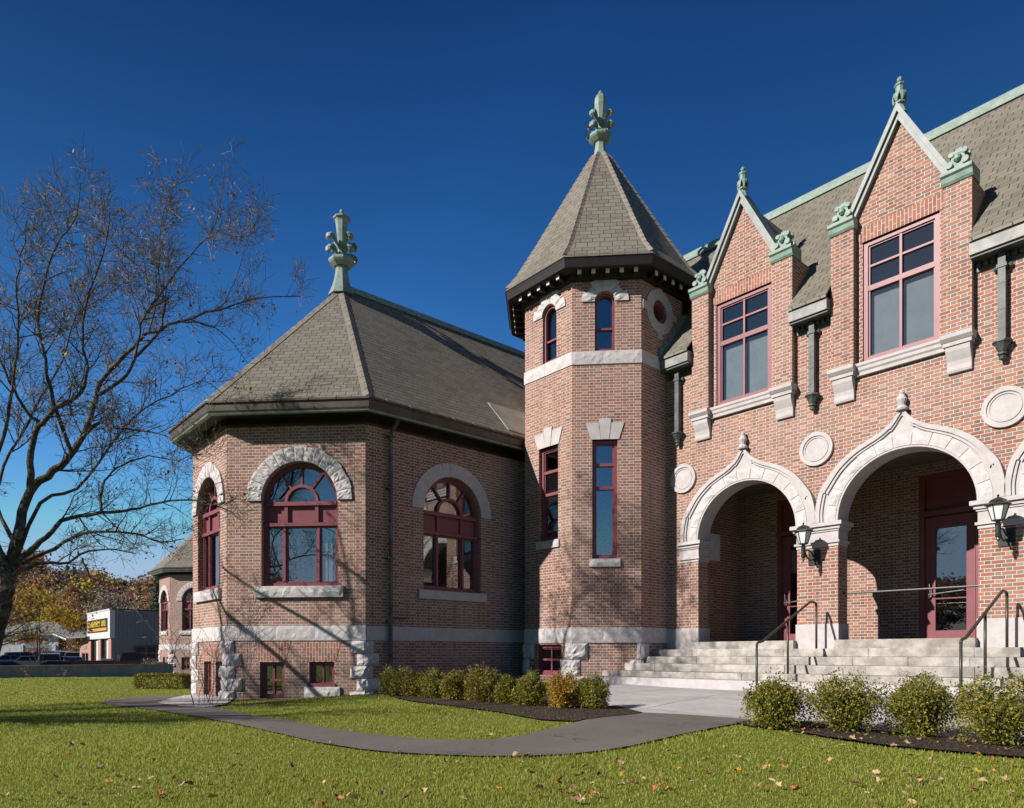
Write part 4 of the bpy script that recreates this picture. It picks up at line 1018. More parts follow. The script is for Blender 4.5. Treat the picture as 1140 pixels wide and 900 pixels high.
tag(m.build('metal_bar', M['steel'], None), 'thin grey metal bar stretched across the right porch arch', 'bar')

def lantern(X, label):
    y = FY - .47; o = (X, FY, 3.0)
    t_ = thing('wall_lantern', o, label, 'lantern', 'black lanterns on the porch piers')
    m = MB()
    m.bb(X - .11, X + .13, FY - .03, FY - .002, 2.86, 3.17)
    m.tube([(X + .02, FY - .03, 3.02), (X + .02, FY - .12, 3.02)], .055, 8)
    m.tube([(X + .015, FY - .10, 2.97), (X + .01, FY - .2, 2.93), (X, FY - .3, 2.98), (X, FY - .40, 3.08), (X, y, 3.10)], .017, 8)
    m.tube([(X + .01, FY - .09, 3.08), (X, FY - .2, 3.14), (X, FY - .33, 3.13), (X, y, 3.12)], .014, 8)
    m.lathe((X, y, 2.90), [(.008, 0), (.03, .03), (.022, .06), (.045, .08), (.048, .12), (.040, .13), (.042, .26), (.05, .28), (.03, .31), (.05, .345), (.085, .36)], 10)
    m.build('bracket', M['black'], t_, o)
    m = MB(); zb, zt = 3.25, 3.50; r0, r1 = .085, .155
    cr = lambda r, z: [(X + r * math.cos(a), y + r * math.sin(a), z) for a in (np.arange(6) * math.pi / 3 + .26)]
    for a, b in zip(cr(r0, zb), cr(r1, zt)): m.tube([a, b], .0085, 4)
    for r, z in ((r0, zb), (r1, zt)): 
        q = cr(r, z)
        for i in range(6): m.tube([q[i], q[(i + 1) % 6]], .0095, 4)
    m.loft([cr(r1 + .035, zt + .002), cr(r1 + .03, zt + .02), cr(r1 - .02, zt + .055), cr(r1 - .045, zt + .095), cr(.055, zt + .125), cr(.03, zt + .135)])
    m.lathe((X, y, zt + .13), [(.02, 0), (.012, .02), (.022, .035), (.003, .06)], 8); m.build('cage', M['black'], t_, o)
    m = MB(); m.loft([cr(r0 - .006, zb + .002), cr(r1 - .008, zt - .002)]); m.build('lamp_glass', M['lampglass'], t_, o)
lantern(-6.84, 'black wall lantern on the brick pier between the two full arches')
lantern(-3.53, 'black wall lantern on the brick pier at the right edge')

# ------------------------------------------------------------------ far twin pavilion
FDX, FDY = -32.35, 7.92
fb = (-49.5 , 16.5, -.35)
FP = thing('brick_pavilion', fb, 'distant pale brick building with arched maroon windows beyond the clipped hedge', 'building')
pavilion(FP, fb, FDX, FDY, 9.0, False)

# ------------------------------------------------------------------ plants
def leaf_cloud(m, pts, size, flat=.5, two=False):
    """small folded leaves, one quad each, at given points"""
    for p in pts:
        d = Vector((random.gauss(0, 1), random.gauss(0, 1), random.gauss(0, 1) * flat)).normalized(); e = d.orthogonal().normalized()
        e.rotate(Matrix.Rotation(random.uniform(0, 6.28), 3, d)); f = d.cross(e); s = size * random.uniform(.6, 1.3); P = Vector(p)
        m.add([P - e * s * .5, P + f * s * .32, P + e * s * .6, P - f * s * .32], [(0, 1, 2, 3)])

def shrub(name, loc, h, w_, mat, label, group, seed, dense=1.0, leaf=.03, tight=.8):
    random.seed(seed); o = thing(name, loc, label, 'shrub', group, random.uniform(0, 6))
    st = MB(); pts = []
    ns = int(60 * dense)
    for k in range(ns):
        a = random.uniform(0, 6.28); lean = math.sqrt(random.random()) * .95; ll = h * random.uniform(.72, 1.08) * (1 - .28 * lean)
        ll *= 1 + .22 * math.sin(a * 2 + seed); tip = Vector((math.cos(a) * lean * w_ * .5 * (1 + .25 * math.sin(3 * a + seed)), math.sin(a) * lean * w_ * .5, ll))
        base = Vector((math.cos(a) * .05 * w_, math.sin(a) * .05 * w_, 0)); mid = base.lerp(tip, .5) + Vector((math.cos(a), math.sin(a), 0)) * w_ * .07 * lean
        path = [base, mid, tip]; st.tube(path, [.004, .003, .0012], 3, False)
        for q in range(62):
            u = random.uniform(.05, 1.0) ** .8; c = (base * (1 - u) ** 2 + mid * 2 * u * (1 - u) + tip * u * u)
            sp = .035 + .05 * w_ * (1 - abs(u - .5))
            pts.append(c + Vector((random.gauss(0, 1), random.gauss(0, 1), random.gauss(0, .8))) * sp * tight)
        for q in range(4 if tight > .7 else 2):         # side shoots poking out of the outline
            s0 = base.lerp(tip, random.uniform(.5, .95)); d = Vector((math.cos(a + random.gauss(0, .8)), math.sin(a + random.gauss(0, .8)), random.uniform(.1, 1.1))) * random.uniform(.05, .13)
            st.tube([s0, s0 + d], [.002, .001], 3, False)
            for j in range(5): pts.append(s0 + d * (j / 4) + Vector((random.gauss(0, .008), random.gauss(0, .008), random.gauss(0, .008))))
    for q in range(int((1500 if tight < .7 else 900) * dense)):      # the clipped outer shell of leaves
        a = random.uniform(0, 6.283); v = random.random() ** .8; bul = (.72 + .28 * math.sin(math.pi * min(1, .25 + v * .75))) * (1 + .12 * math.sin(3 * a + seed) + .08 * math.sin(5 * a + 2 * seed + 4 * v))
        rr = .5 * w_ * bul * math.sqrt(max(0.05, 1 - max(0, (v - .45) / .58) ** 2)) * random.uniform(.72, 1.0)
        pts.append(Vector((math.cos(a) * rr, math.sin(a) * rr, h * v * (.93 + .1 * math.sin(2 * a + seed)) + random.gauss(0, .015))))
    m = MB(); leaf_cloud(m, [p for p in pts if p.z > .015], leaf, .8)
    m.build('foliage', M[mat], o, uv=False, fix=False); st.build('stem', M['twig'], o, uv=False, fix=False)
    return o
R1 = [(414, 772, 'box', 36), (441, 776, 'box', 36), (462, 777, 'boxmid', 33), (483, 778.5, 'box', 32), (506, 781, 'boxmid', 34), (536, 783, 'boxmid', 36), (565, 785, 'box', 30), (590, 787.5, 'box', 36), (627, 790, 'boxorange', 36), (660, 790.5, 'box', 37)]
ORD = ['first', 'second', 'third', 'fourth', 'fifth', 'sixth', 'seventh', 'eighth', 'ninth', 'tenth']
LK = {'box': 'green boxwood shrub', 'boxmid': 'olive boxwood shrub with bronzed tips', 'boxorange': 'orange bronzed boxwood shrub'}
for i, (x, y, mt, wpx) in enumerate(R1):
    r, f = img(x, y)
    shrub('boxwood_shrub', g3(r, f, .02), (.54 - .03 * (i > 5)) * (1.0, 1.08, .94, 1.03, .97, 1.1, .9, 1.06, 1.02, .96)[i], wpx / 785.2 * f * 1.08, mt, f'{LK[mt]}, {ORD[i]} in the row from the pavilion corner', 'boxwood shrubs in the bed along the wall', 100 + i, 1.35, .027, .6)
R2 = [(862, 813, 70), (940, 816, 82), (1026, 822, 88), (1112, 832, 92)]
for i, (x, y, wpx) in enumerate(R2):
    r, f = img(x, y); shrub('boxwood_shrub', g3(r, f, .02), .62 + .03 * i, wpx / 785.2 * f * (1.0, 1.06, .98, 1.05)[i], 'box', f'loose spreading boxwood shrub in front of the steps, {ORD[i]} from the left', 'boxwood shrubs before the steps', 200 + i, 1.8, .029)
# clipped hedge by the far lawn
random.seed(5); r0, f0 = img(181, 767); hb = g3(r0, f0)
hd = thing('clipped_hedge', hb, 'low clipped yellow green hedge on the far lawn in front of the distant pavilion', 'hedge', None, math.atan2(SX, CX))
m = MB(); pts = []
for k in range(5200):
    p = [random.uniform(-.72, .72), random.uniform(-.28, .28), random.uniform(.02, .42)]
    ax_ = random.choice((0, 1, 2, 2)); 
    if ax_ == 0: p[0] = random.choice((-.72, .72)) + random.gauss(0, .025)
    elif ax_ == 1: p[1] = random.choice((-.28, .28)) + random.gauss(0, .025)
    else: p[2] = .42 + random.gauss(0, .02)
    pts.append(p)
leaf_cloud(m, pts, .05, .9); m.build('foliage', M['boxmid'], hd, uv=False, fix=False)
m = MB()
for k in range(9): m.tube([(-.6 + .15 * k, 0, -.05), (-.6 + .15 * k + random.gauss(0, .03), random.gauss(0, .05), .36)], [.012, .006], 4)
m.build('stem', M['twig'], hd, uv=False, fix=False)

# ------------------------------------------------------------------ bare trees
def grow(st, tw, tips, start, d, length, r0, level, maxl, droop=.0, segs=None):
    segs = segs or (7 if level == 0 else 5 if level == 1 else 4 if level == 2 else 3)
    P = [Vector(start)]; dv = Vector(d).normalized(); rad = [r0]; L = length / segs
    for i in range(segs):
        k = .16 if level < 2 else .24
        dv = (dv + Vector((random.gauss(0, k), random.gauss(0, k), random.gauss(0, k) + (.10 if level in (1, 2) else .02) - droop))).normalized()
        P.append(P[-1] + dv * L); rad.append(max(.0032, r0 * (1 - .80 * (i + 1) / segs)))
    (st if level < 2 else tw).tube(P, rad, 7 if level == 0 else 5 if level == 1 else 3, False)
    spawn(st, tw, tips, P, rad, length, level, maxl, droop)
def spawn(st, tw, tips, P, rad, length, level, maxl, droop=.0, dens=1.0):
    if level >= maxl: tips.append(P[-1]); tips.append(P[len(P) // 2]); return
    n = max(2, int({0: length * 5.5, 1: length * 8.5, 2: length * 15}[min(level, 2)] * dens * random.uniform(.8, 1.2)))
    for k in range(n):
        u = random.uniform(.18 if level else .25, 1.0) * (len(P) - 1); i = min(int(u), len(P) - 2); q = P[i].lerp(P[i + 1], u - i)
        ax_ = (P[i + 1] - P[i]).normalized(); side_ = ax_.orthogonal().normalized(); side_.rotate(Matrix.Rotation(random.uniform(0, 6.283), 3, ax_))
        nd = ax_ * random.uniform(.35, .9) + side_ * random.uniform(.6, 1.0) + Vector((0, 0, random.uniform(-.1, .35)))
        frac = 1 - u / (len(P) - 1) * .55
        ln = {0: length * random.uniform(.28, .52), 1: length * random.uniform(.30, .55), 2: random.uniform(.22, .55)}[min(level, 2)] * frac
        ln = max(ln, .25)
        grow(st, tw, tips, q, nd, ln, max(.003, min(rad[i] * .55, .012 * ln + .004)), level + 1, maxl, droop)
def limb_world(pts, F0, depths):
    """limb control points given as sight lines of the photograph at stated distances"""
    out = []
    for (x, y), dF in zip(pts, depths):
        f = F0 + dF; r = (x - 545) / 785.2 * f; a = cw(r, f); out.append(Vector((a[0], a[1], EYE + (729 - y) / 785.2 * f)))
    return out
def smooth_path(P, n=4):
    out = []
    for i in range(len(P) - 1):
        p0, p1, p2, p3 = P[max(i - 1, 0)], P[i], P[i + 1], P[min(i + 2, len(P) - 1)]
        for k in range(n):
            t_ = k / n; out.append(.5 * ((2 * p1) + (p2 - p0) * t_ + (2 * p0 - 5 * p1 + 4 * p2 - p3) * t_ * t_ + (3 * p1 - p0 - 3 * p2 + p3) * t_ ** 3))
    return out + [P[-1]]

random.seed(21)
F0 = 12.3
LIMBS = [  # photo points, start radius, end radius, depth drift towards (+) or from (-) the building
    ([(-24, 796), (-16, 755), (-7, 715), (3, 675), (9, 650), (9, 625)], 0.1350, 0.1150, 0),
    ([(9, 640), (16, 605), (26, 570), (38, 540), (60, 524), (78, 508), (92, 485), (104, 455), (112, 425), (140, 395), (165, 372), (200, 358), (245, 345), (285, 333), (335, 330)], 0.1000, 0.0080, 1.2),
    ([(34, 548), (34, 515), (40, 480), (48, 470), (62, 455), (80, 446), (95, 430), (96, 400), (92, 360), (105, 310), (118, 272), (122, 236)], 0.0640, 0.0064, -.8),
    ([(46, 472), (30, 458), (15, 432), (2, 405), (-14, 360), (-22, 300)], 0.0360, 0.0064, -1.0),
    ([(14, 630), (40, 608), (52, 598), (70, 580), (100, 573), (135, 570), (165, 563), (200, 556), (232, 560), (262, 572)], 0.0600, 0.0072, .6),
    ([(12, 634), (35, 622), (60, 611), (92, 594), (130, 592), (160, 597), (182, 604), (205, 600)], 0.0480, 0.0080, 1.6),
    ([(10, 648), (26, 634), (50, 626), (76, 627), (98, 614), (125, 612), (152, 617)], 0.0440, 0.0080, .2),
    ([(92, 622), (97, 636), (106, 649)], 0.0176, 0.0064, .2),
    ([(113, 571), (112, 548), (120, 530), (138, 517), (165, 508), (200, 512), (226, 505)], 0.0280, 0.0056, .9),
    ([(92, 486), (112, 470), (130, 476), (165, 480), (196, 492), (222, 512)], 0.0280, 0.0056, -.6),
    ([(110, 440), (135, 425), (150, 400), (158, 360), (175, 330), (210, 285), (240, 250), (250, 190)], 0.0360, 0.0048, .4),
    ([(150, 398), (175, 372), (183, 345), (178, 318), (150, 295), (120, 265), (90, 245), (45, 212)], 0.0280, 0.0048, .3),
    ([(200, 358), (230, 362), (255, 378), (276, 405)], 0.0160, 0.0040, .7),
    ([(80, 506), (60, 450), (50, 400), (45, 340), (60, 280), (85, 240), (90, 205)], 0.0400, 0.0048, -1.4),
    ([(5, 630), (-12, 590), (-30, 540), (-46, 470), (-50, 400), (-40, 330)], 0.0720, 0.0080, -.5),
    ([(-25, 555), (0, 500), (10, 450), (20, 390), (18, 330), (25, 285), (30, 245)], 0.0400, 0.0048, -1.8),
    ([(8, 645), (-25, 610), (-70, 580), (-120, 560), (-160, 540)], 0.0640, 0.0080, -1.0),
    ([(165, 372), (176, 330), (178, 280), (182, 235), (200, 200)], 0.0144, 0.0032, .8),
    ([(245, 345), (262, 310), (275, 270), (290, 235)], 0.0096, 0.0024, 1.0),
    ([(12, 640), (45, 560), (85, 545), (120, 500), (150, 465), (190, 440), (225, 425), (250, 440)], 0.0400, 0.0048, 1.9),
    ([(16, 605), (-5, 560), (5, 520), (30, 470), (70, 400), (85, 350), (120, 330), (160, 290)], 0.0400, 0.0048, 2.2)]
tb = g3((-24 - 545) / 785.2 * F0, F0)
TR = thing('bare_tree', tb, 'spreading nearly bare tree with few dry leaves at the left edge', 'tree')
st, tw, tips = MB(), MB(), []
for pts, r0, r1, dr in LIMBS:
    k = len(pts); P = smooth_path(limb_world(pts, F0, [dr * (i / (k - 1)) ** .8 + random.gauss(0, .05) for i in range(k)]), 3)
    rad = [r0 + (r1 - r0) * (i / (len(P) - 1)) ** .75 for i in range(len(P))]
    P = [p + Vector((random.gauss(0, .012), random.gauss(0, .012), random.gauss(0, .012))) if 0 < i < len(P) - 1 else p for i, p in enumerate(P)]
    st.tube(P, rad, 9, False)
    if r0 < .16:
        ln = sum((a - b).length for a, b in zip(P, P[1:]))
        spawn(st, tw, tips, P[2:], rad[2:], min(ln, 3.4) * .72, 0, 3, .05 if pts[-1][1] > 540 else 0, 1.5 * ln / min(ln, 3.4))
for pts, r0 in (([(-8.9, 12.3, 2.7), (-9.4, 12.9, 3.3), (-9.75, 13.4, 3.9), (-10.1, 13.9, 4.4), (-10.5, 14.5, 4.9), (-10.9, 15.0, 5.6)], .085),
                ([(-8.8, 12.3, 5.0), (-9.5, 12.9, 5.24), (-9.85, 13.3, 5.42), (-10.2, 13.8, 5.55), (-10.7, 14.3, 5.9)], .066),
                ([(-8.9, 12.4, 6.4), (-9.4, 12.9, 6.85), (-9.65, 13.2, 7.05), (-10.2, 13.7, 7.3)], .05)):
    P = smooth_path([Vector((*cw(r, f), z)) for r, f, z in pts], 3); rad = [r0 * (1 - .7 * i / len(P)) for i in range(len(P))]
    st.tube(P, rad, 8, False); spawn(st, tw, tips, P[2:], rad[2:], 2.2, 1, 3, 0, .6)
st.build('trunk', M['bark'], TR, tb, True, False, False)
tw.build('twigs', M['twig'], TR, tb, False, False, False)
m = MB(); random.shuffle(tips)
hi = [p for p in tips if p.z > 5.2]; lo = [p for p in tips if p.z <= 5.2]
pts = []
for p in hi[:1000] + lo[:260]:
    for _ in range(random.choice((1, 1, 2, 3))): pts.append(p + Vector((random.gauss(0, .06), random.gauss(0, .06), random.gauss(0, .05) - .03)))
leaf_cloud(m, pts, .062, .8); m.build('leaves', M['oldleaf'], TR, tb, False, False, False)

def bare_tree(RF, h, label, seed, group):
    random.seed(seed); b = g3(*RF); o = thing('bare_tree', b, label, 'tree', group); st, tw, tips = MB(), MB(), []
    P = [Vector((0, 0, -.1)), Vector((.05, .03, h * .12)), Vector((-.02, .05, h * .26))]; st.tube(P, [.2, .16, .14], 9, False)
    for k in range(9):
        a = k * 2.4; grow(st, tw, tips, P[2] - Vector((0, 0, random.uniform(0, .8))), (math.cos(a) * .8, math.sin(a) * .8, random.uniform(.5, 1.3)), h * random.uniform(.45, .68), .075, 0, 2)
    st.build('trunk', M['bark'], o, smooth=True, fix=False, uv=False); tw.build('twigs', M['twig'], o, fix=False, uv=False)
bare_tree((-15.5, 9.2), 11, 'tall bare tree standing left of the photograph, its shadow falling on the turret', 31, None)

# climbing bare shrub at the pavilion corner
random.seed(77); r0, f0 = img(232, 786); vb = g3(r0, f0); o = thing('bare_shrub', vb, 'thin leafless shrub with wiry stems growing in the gravel against the pavilion corner', 'shrub')
st, tw, tips = MB(), MB(), []
for k in range(16):
    a = random.uniform(0, 6.28); q0 = random.uniform(-.35, .75); P = [Vector((q0 * CX + .1, q0 * SX, -.02))]; d = Vector((math.cos(a) * .35, math.sin(a) * .35, 1)).normalized()
    ln = random.uniform(1.2, 2.6)
    for i in range(8):
        d = (d + Vector((random.gauss(0, .16), random.gauss(0, .16), .04))).normalized(); P.append(P[-1] + d * ln / 8)
    rad = [.0065 * (1 - .7 * i / 8) for i in range(9)]; st.tube(P, rad, 4, False); spawn(st, tw, tips, P[2:], rad[2:], ln * .7, 1, 2)
st.build('stem', M['twig'], o, fix=False, uv=False); tw.build('twigs', M['twig'], o, fix=False, uv=False)

# ------------------------------------------------------------------ grass, as blades
def inside(P, poly):
    x, y = P[:, 0], P[:, 1]; c = np.zeros(len(P), bool); q = np.array(poly); j = len(q) - 1
    for i in range(len(q)):
        xi, yi = q[i]; xj, yj = q[j]
        hit = ((yi > y) != (yj > y)) & (x < (xj - xi) * (y - yi) / (yj - yi + 1e-12) + xi); c ^= hit; j = i
    return c
BLOCK = [rf(*p) for p in [(-20.9, 18), (-20.9, 8.12), (-18.6, 5.82), (-16.25, 5.82), (-13.95, 8.12), (-13.95, 12.3), (-11.0, 12.0), (-10.8, 12.4), (4, 12.4), (4, 25), (-15, 25)]]
N = 430000
F = 4.0 * np.exp(RNG.random(N) ** .85 * math.log(34 / 4.0)); px = RNG.uniform(-130, 1270, N); Rr = (px - 545) / 785.2 * F
pp = np.stack([Rr, F], 1); keep = np.ones(N, bool)
pj = pp + RNG.normal(0, .05, pp.shape)
for poly in (PATH, PLAZA, BED1, BED2, GRAV, BLOCK): keep &= ~inside(pj, poly)
sd = (Rr - WA[0]) * WNRM[0] + (F - WA[1]) * WNRM[1]
keep &= sd < -.1
Rr, F = Rr[keep], F[keep]; n = len(F); z = ground(Rr, F)
wid = .0021 * (F / 4.5) ** .95 + .0006; hgt = RNG.uniform(.012, .034, n) * (1 + .35 * np.sin(Rr * 1.3 + np.sin(F * 2.1)) * np.sin(F * .9 + 1)); az = RNG.uniform(0, 2 * np.pi, n); lean = RNG.uniform(.1, .75, n); la = RNG.uniform(0, 2 * np.pi, n)
X = CX * Rr - SX * F; Y = SX * Rr + CX * F
dx, dy = np.cos(az) * wid, np.sin(az) * wid; tx, ty = np.cos(la) * lean * hgt, np.sin(la) * lean * hgt
V = np.empty((n, 5, 3), np.float32)
V[:, 0] = np.stack([X - dx, Y - dy, z - .004], 1); V[:, 1] = np.stack([X + dx, Y + dy, z - .004], 1)
V[:, 2] = np.stack([X + dx * .75 + tx * .4, Y + dy * .75 + ty * .4, z + hgt * .6], 1); V[:, 3] = np.stack([X - dx * .75 + tx * .4, Y - dy * .75 + ty * .4, z + hgt * .6], 1)
V[:, 4] = np.stack([X + tx, Y + ty, z + hgt * .95], 1)
me = bpy.data.meshes.new('grass'); me.vertices.add(n * 5); me.vertices.foreach_set('co', V.ravel())
me.loops.add(n * 7); me.polygons.add(n * 2); b5 = (np.arange(n) * 5)[:, None]
me.loops.foreach_set('vertex_index', (b5 + np.array([0, 1, 2, 3, 3, 2, 4])).ravel().astype(np.int32))
me.polygons.foreach_set('loop_start', (np.arange(n)[:, None] * 7 + np.array([0, 4])).ravel().astype(np.int32))
me.update(calc_edges=True); me.materials.append(M['blade'])
go = bpy.data.objects.new('grass', me); COL.objects.link(go); tag(go, 'short green lawn grass', 'grass', kind='stuff')

# fallen leaves, each its own object
def leaf_mesh(name, mat, seed, lobed):
    random.seed(seed); m = MB(); k = 11; pts = []
    for i in range(k):
        a = 2 * math.pi * i / k; r = .055 * ((1.0 if i % 2 == 0 else .55) if lobed else (1.0 - .35 * abs(math.sin(a)))) * random.uniform(.85, 1.15)
        x, y = r * math.cos(a), r * math.sin(a) * (1 if lobed else .8); pts.append((x, y, .02 + abs(y) * random.uniform(.2, .7) + x * random.uniform(-.1, .3)))
    top = [(0, 0, .012)] + pts; bot = [(x, y, z - .002) for x, y, z in top]; K = k + 1
    m.add(top + bot, [(0, i + 1, (i + 1) % k + 1) for i in range(k)] + [(K, K + (i + 1) % k + 1, K + i + 1) for i in range(k)] + [(i + 1, K + i + 1, K + (i + 1) % k + 1, (i + 1) % k + 1) for i in range(k)])
    m.tube([pts[0], (pts[0][0] + .04, pts[0][1] + .01, pts[0][2] + .012)], [.0018, .001], 3)
    o = m.build(name, mat, fix=False, uv=False); return o
KL = [('leaf_tan', 'tan'), ('leaf_pale', 'pale buff'), ('leaf_rust', 'rust red'), ('leaf_brown', 'dark brown'), ('leaf_gold', 'golden orange')]
protos = []
for i, (mt, nm) in enumerate(KL):
    for lob in (True, False): protos.append((leaf_mesh('fallen_leaf', M[mt], 300 + i * 2 + lob, lob), nm, 'lobed' if lob else 'curled'))
random.seed(91); used = set(); cnt = 0
spots = []
while len(spots) < 230:
    x = random.uniform(-5, 1150); y = random.triangular(792, 908, 880)
    if x < 600 and random.random() < .35: continue
    spots.append((x, y, 0))
for x, y in [(868, 811), (880, 812), (893, 813), (855, 812), (930, 819), (950, 818), (965, 822), (1040, 827), (1060, 828), (1085, 830), (1095, 827), (905, 816), (915, 813), (985, 821), (1075, 831)]: spots.append((x, y, 1))
for k_ in range(34):
    x = random.uniform(835, 1135); spots.append((x, 811 + (x - 835) * .075 + random.uniform(-4, 9), 1))
for x, y, bed in spots:
    r, f = img(x, y)
    if not bed and (inside(np.array([[r, f]]), PATH)[0] or inside(np.array([[r, f]]), PLAZA)[0] or inside(np.array([[r, f]]), BED1)[0] or inside(np.array([[r, f]]), BED2)[0]): continue
    q = random.choices(range(10), [5, 5, 2, 2, 3, 3, 3, 3, 1.5, 1.5])[0]; pr, nm, sh = protos[q]
    o = pr if q not in used else pr.copy()
    if q in used: COL.objects.link(o)
    used.add(q); o.location = g3(r, f, .034 if bed else .03); s = random.uniform(.32, .72); o.scale = (s, s, s * random.uniform(.7, 1.6)); o.rotation_euler = (random.gauss(0, .35), random.gauss(0, .35), random.uniform(0, 6.28))
    where = 'lying on the mulch below the front shrubs' if bed else ('lying on the lawn in the right foreground' if x > 560 else 'lying on the lawn in the left foreground')
    tag(o, f'{sh} {nm} fallen leaf {where}', 'leaf', f'{sh} {nm} leaves {where}')
for q, (pr, nm, sh) in enumerate(protos):
    if q not in used: bpy.data.objects.remove(pr)
big = leaf_mesh('fallen_leaf', M['leaf_pale'], 333, False); big.location = g3(*img(545, 823.5), .03); big.scale = (1.3, 1.3, 1); tag(big, 'large pale leaf lying at the grass edge of the curved path', 'leaf')

# ------------------------------------------------------------------ beyond the lawn
m = MB()
a, b = cw(*WA), cw(*WB); fw = Fr(a[0], a[1], b[0] - a[0], b[1] - a[1]); L = math.hypot(b[0] - a[0], b[1] - a[1])
fw = Fr(a[0] - fw.t[0] * 14, a[1] - fw.t[1] * 14, b[0] - a[0], b[1] - a[1]); L += 14
k = 0
while k < L:
    m.box(fw, k + .004, min(k + 2.4, L) - .004, -1.2, .46, -.26, 0); k += 2.4
m.box(fw, 0, L, .458, .52, -.29, .03)
tag(m.build('retaining_wall', M['wallconc']), 'long low grey concrete wall between the far lawn and the parked cars', 'wall')
drape('parking_lot', [(-75, 34), (-28, 27.5), (-18.2, 38.5), (-14, 60), (-16, 118), (-120, 118)], plain('parking lot asphalt', (.12, .11, .10), (.19, .175, .155), .6, .9), .03, step=3.0, zf=lambda r, f: -.92 + .011 * max(0, min(80, f - 42)))  # asphalt tone varies only by noise across the lot
pz = lambda f: -.80 + .011 * max(0, f - 42)

def at(x, f): 
    r = (x - 545) / 785.2 * f; return cw(r, f)
def store():
    f = 57.5; X, Y = at(124, f); zb = pz(f); o = (X, Y, zb)
    t_ = thing('grey_store', o, 'grey metal clad store with white fascia and a yellow lettered black sign', 'building')
    H = 3.72 + 1 - .05; fr = Fr(X, Y, 1, 0)             # front wall runs to the left from the corner; s negative
    W = 8.8; KK = W / 2.62; B = lambda mm, nm, mt, par=None: mm.build(nm, mt, par or t_, o)
    m = MB(); m.bb(X - W + .1, X - .05, Y + .2, Y + 9, zb, H - .1); m.bb(X - .05, X + .0, Y + .02, Y + 9, zb, H); B(m, 'side_wall', M['corr'])
    m = MB(); m.bb(X - .1, X + .06, Y + .0, Y + 9.1, H, H + .09); B(m, 'roof_edge', M['frieze'])
    m = MB(); m.box(fr, -W, .04, 2.35, H, -.25, .12); m.box(fr, -W - .04, .06, H - .02, H + .08, -.3, .16); B(m, 'fascia', M['white'])
    m = MB()
    for q in (-W, -4.85, -1.05): m.box(fr, q, q + 1.0, zb, 2.36, -.25, .02)
    B(m, 'brick_pier', M['tanbrick'])
    for q in (-7.8, -3.85):
        m = MB(); m.prism(fr, rect(q, q + 2.8, zb + .1, 2.34), -.2, -.05, [rect(q + .15, q + 1.3, zb + .2, 2.28), rect(q + 1.5, q + 2.65, zb + .2, 2.28)]); wn = B(m, 'window', M['gutter'])
        m = MB(); m.box(fr, q + .1, q + 2.7, zb + .2, 2.3, -.16, -.15); B(m, 'glass', M['carglass'], wn)
        m = MB(); m.box(fr, q + 1.5, q + 2.6, .35, 2.25, -.145, -.13); B(m, 'blind', M['white'], wn)
    m = MB(); m.box(fr, -8.4, -.75, 2.92, 4.02, .122, .17); sg = B(m, 'sign', M['signblack'])
    m = MB(); m.box(fr, -8.2, -.95, 3.02, 3.24, .172, .18); B(m, 'stripe', M['signorange'], sg)
    m = MB(); random.seed(3); q = -8.05
    for k in range(12):      # unreadable at this size: upright letter strokes in two words
        if k == 9: q += .5
        m.box(fr, q, q + .12, 3.40, 3.86, .172, .185); m.box(fr, q + .26, q + .38, 3.40, 3.86, .172, .185); u = random.choice((3.42, 3.58, 3.74)); m.box(fr, q + .12, q + .26, u, u + .08, .172, .185); q += .535
    B(m, 'sign_lettering', M['signyellow'], sg)
    sr = Fr(X, Y, 0, 1)
    m = MB(); m.box(sr, 1.85, 6.2, zb, 1.62, -.02, .012); dr = B(m, 'garage_opening', M['signblack'])
    m = MB(); m.prism(sr, rect(1.65, 6.4, zb, 1.78), .0, .06, [rect(1.85, 6.2, zb + .001, 1.62)]); B(m, 'frame', M['drain'], dr)
    m = MB(); 
    for s in (2.6, 3.4, 4.2, 5.0, 5.7): m.box(sr, s, s + .05, .2, 1.6, .012, .03)
    for z in (.6, 1.1): m.box(sr, 1.9, 6.15, z, z + .05, .012, .028)
    B(m, 'door_bars', M['wallconc'], dr)
store()
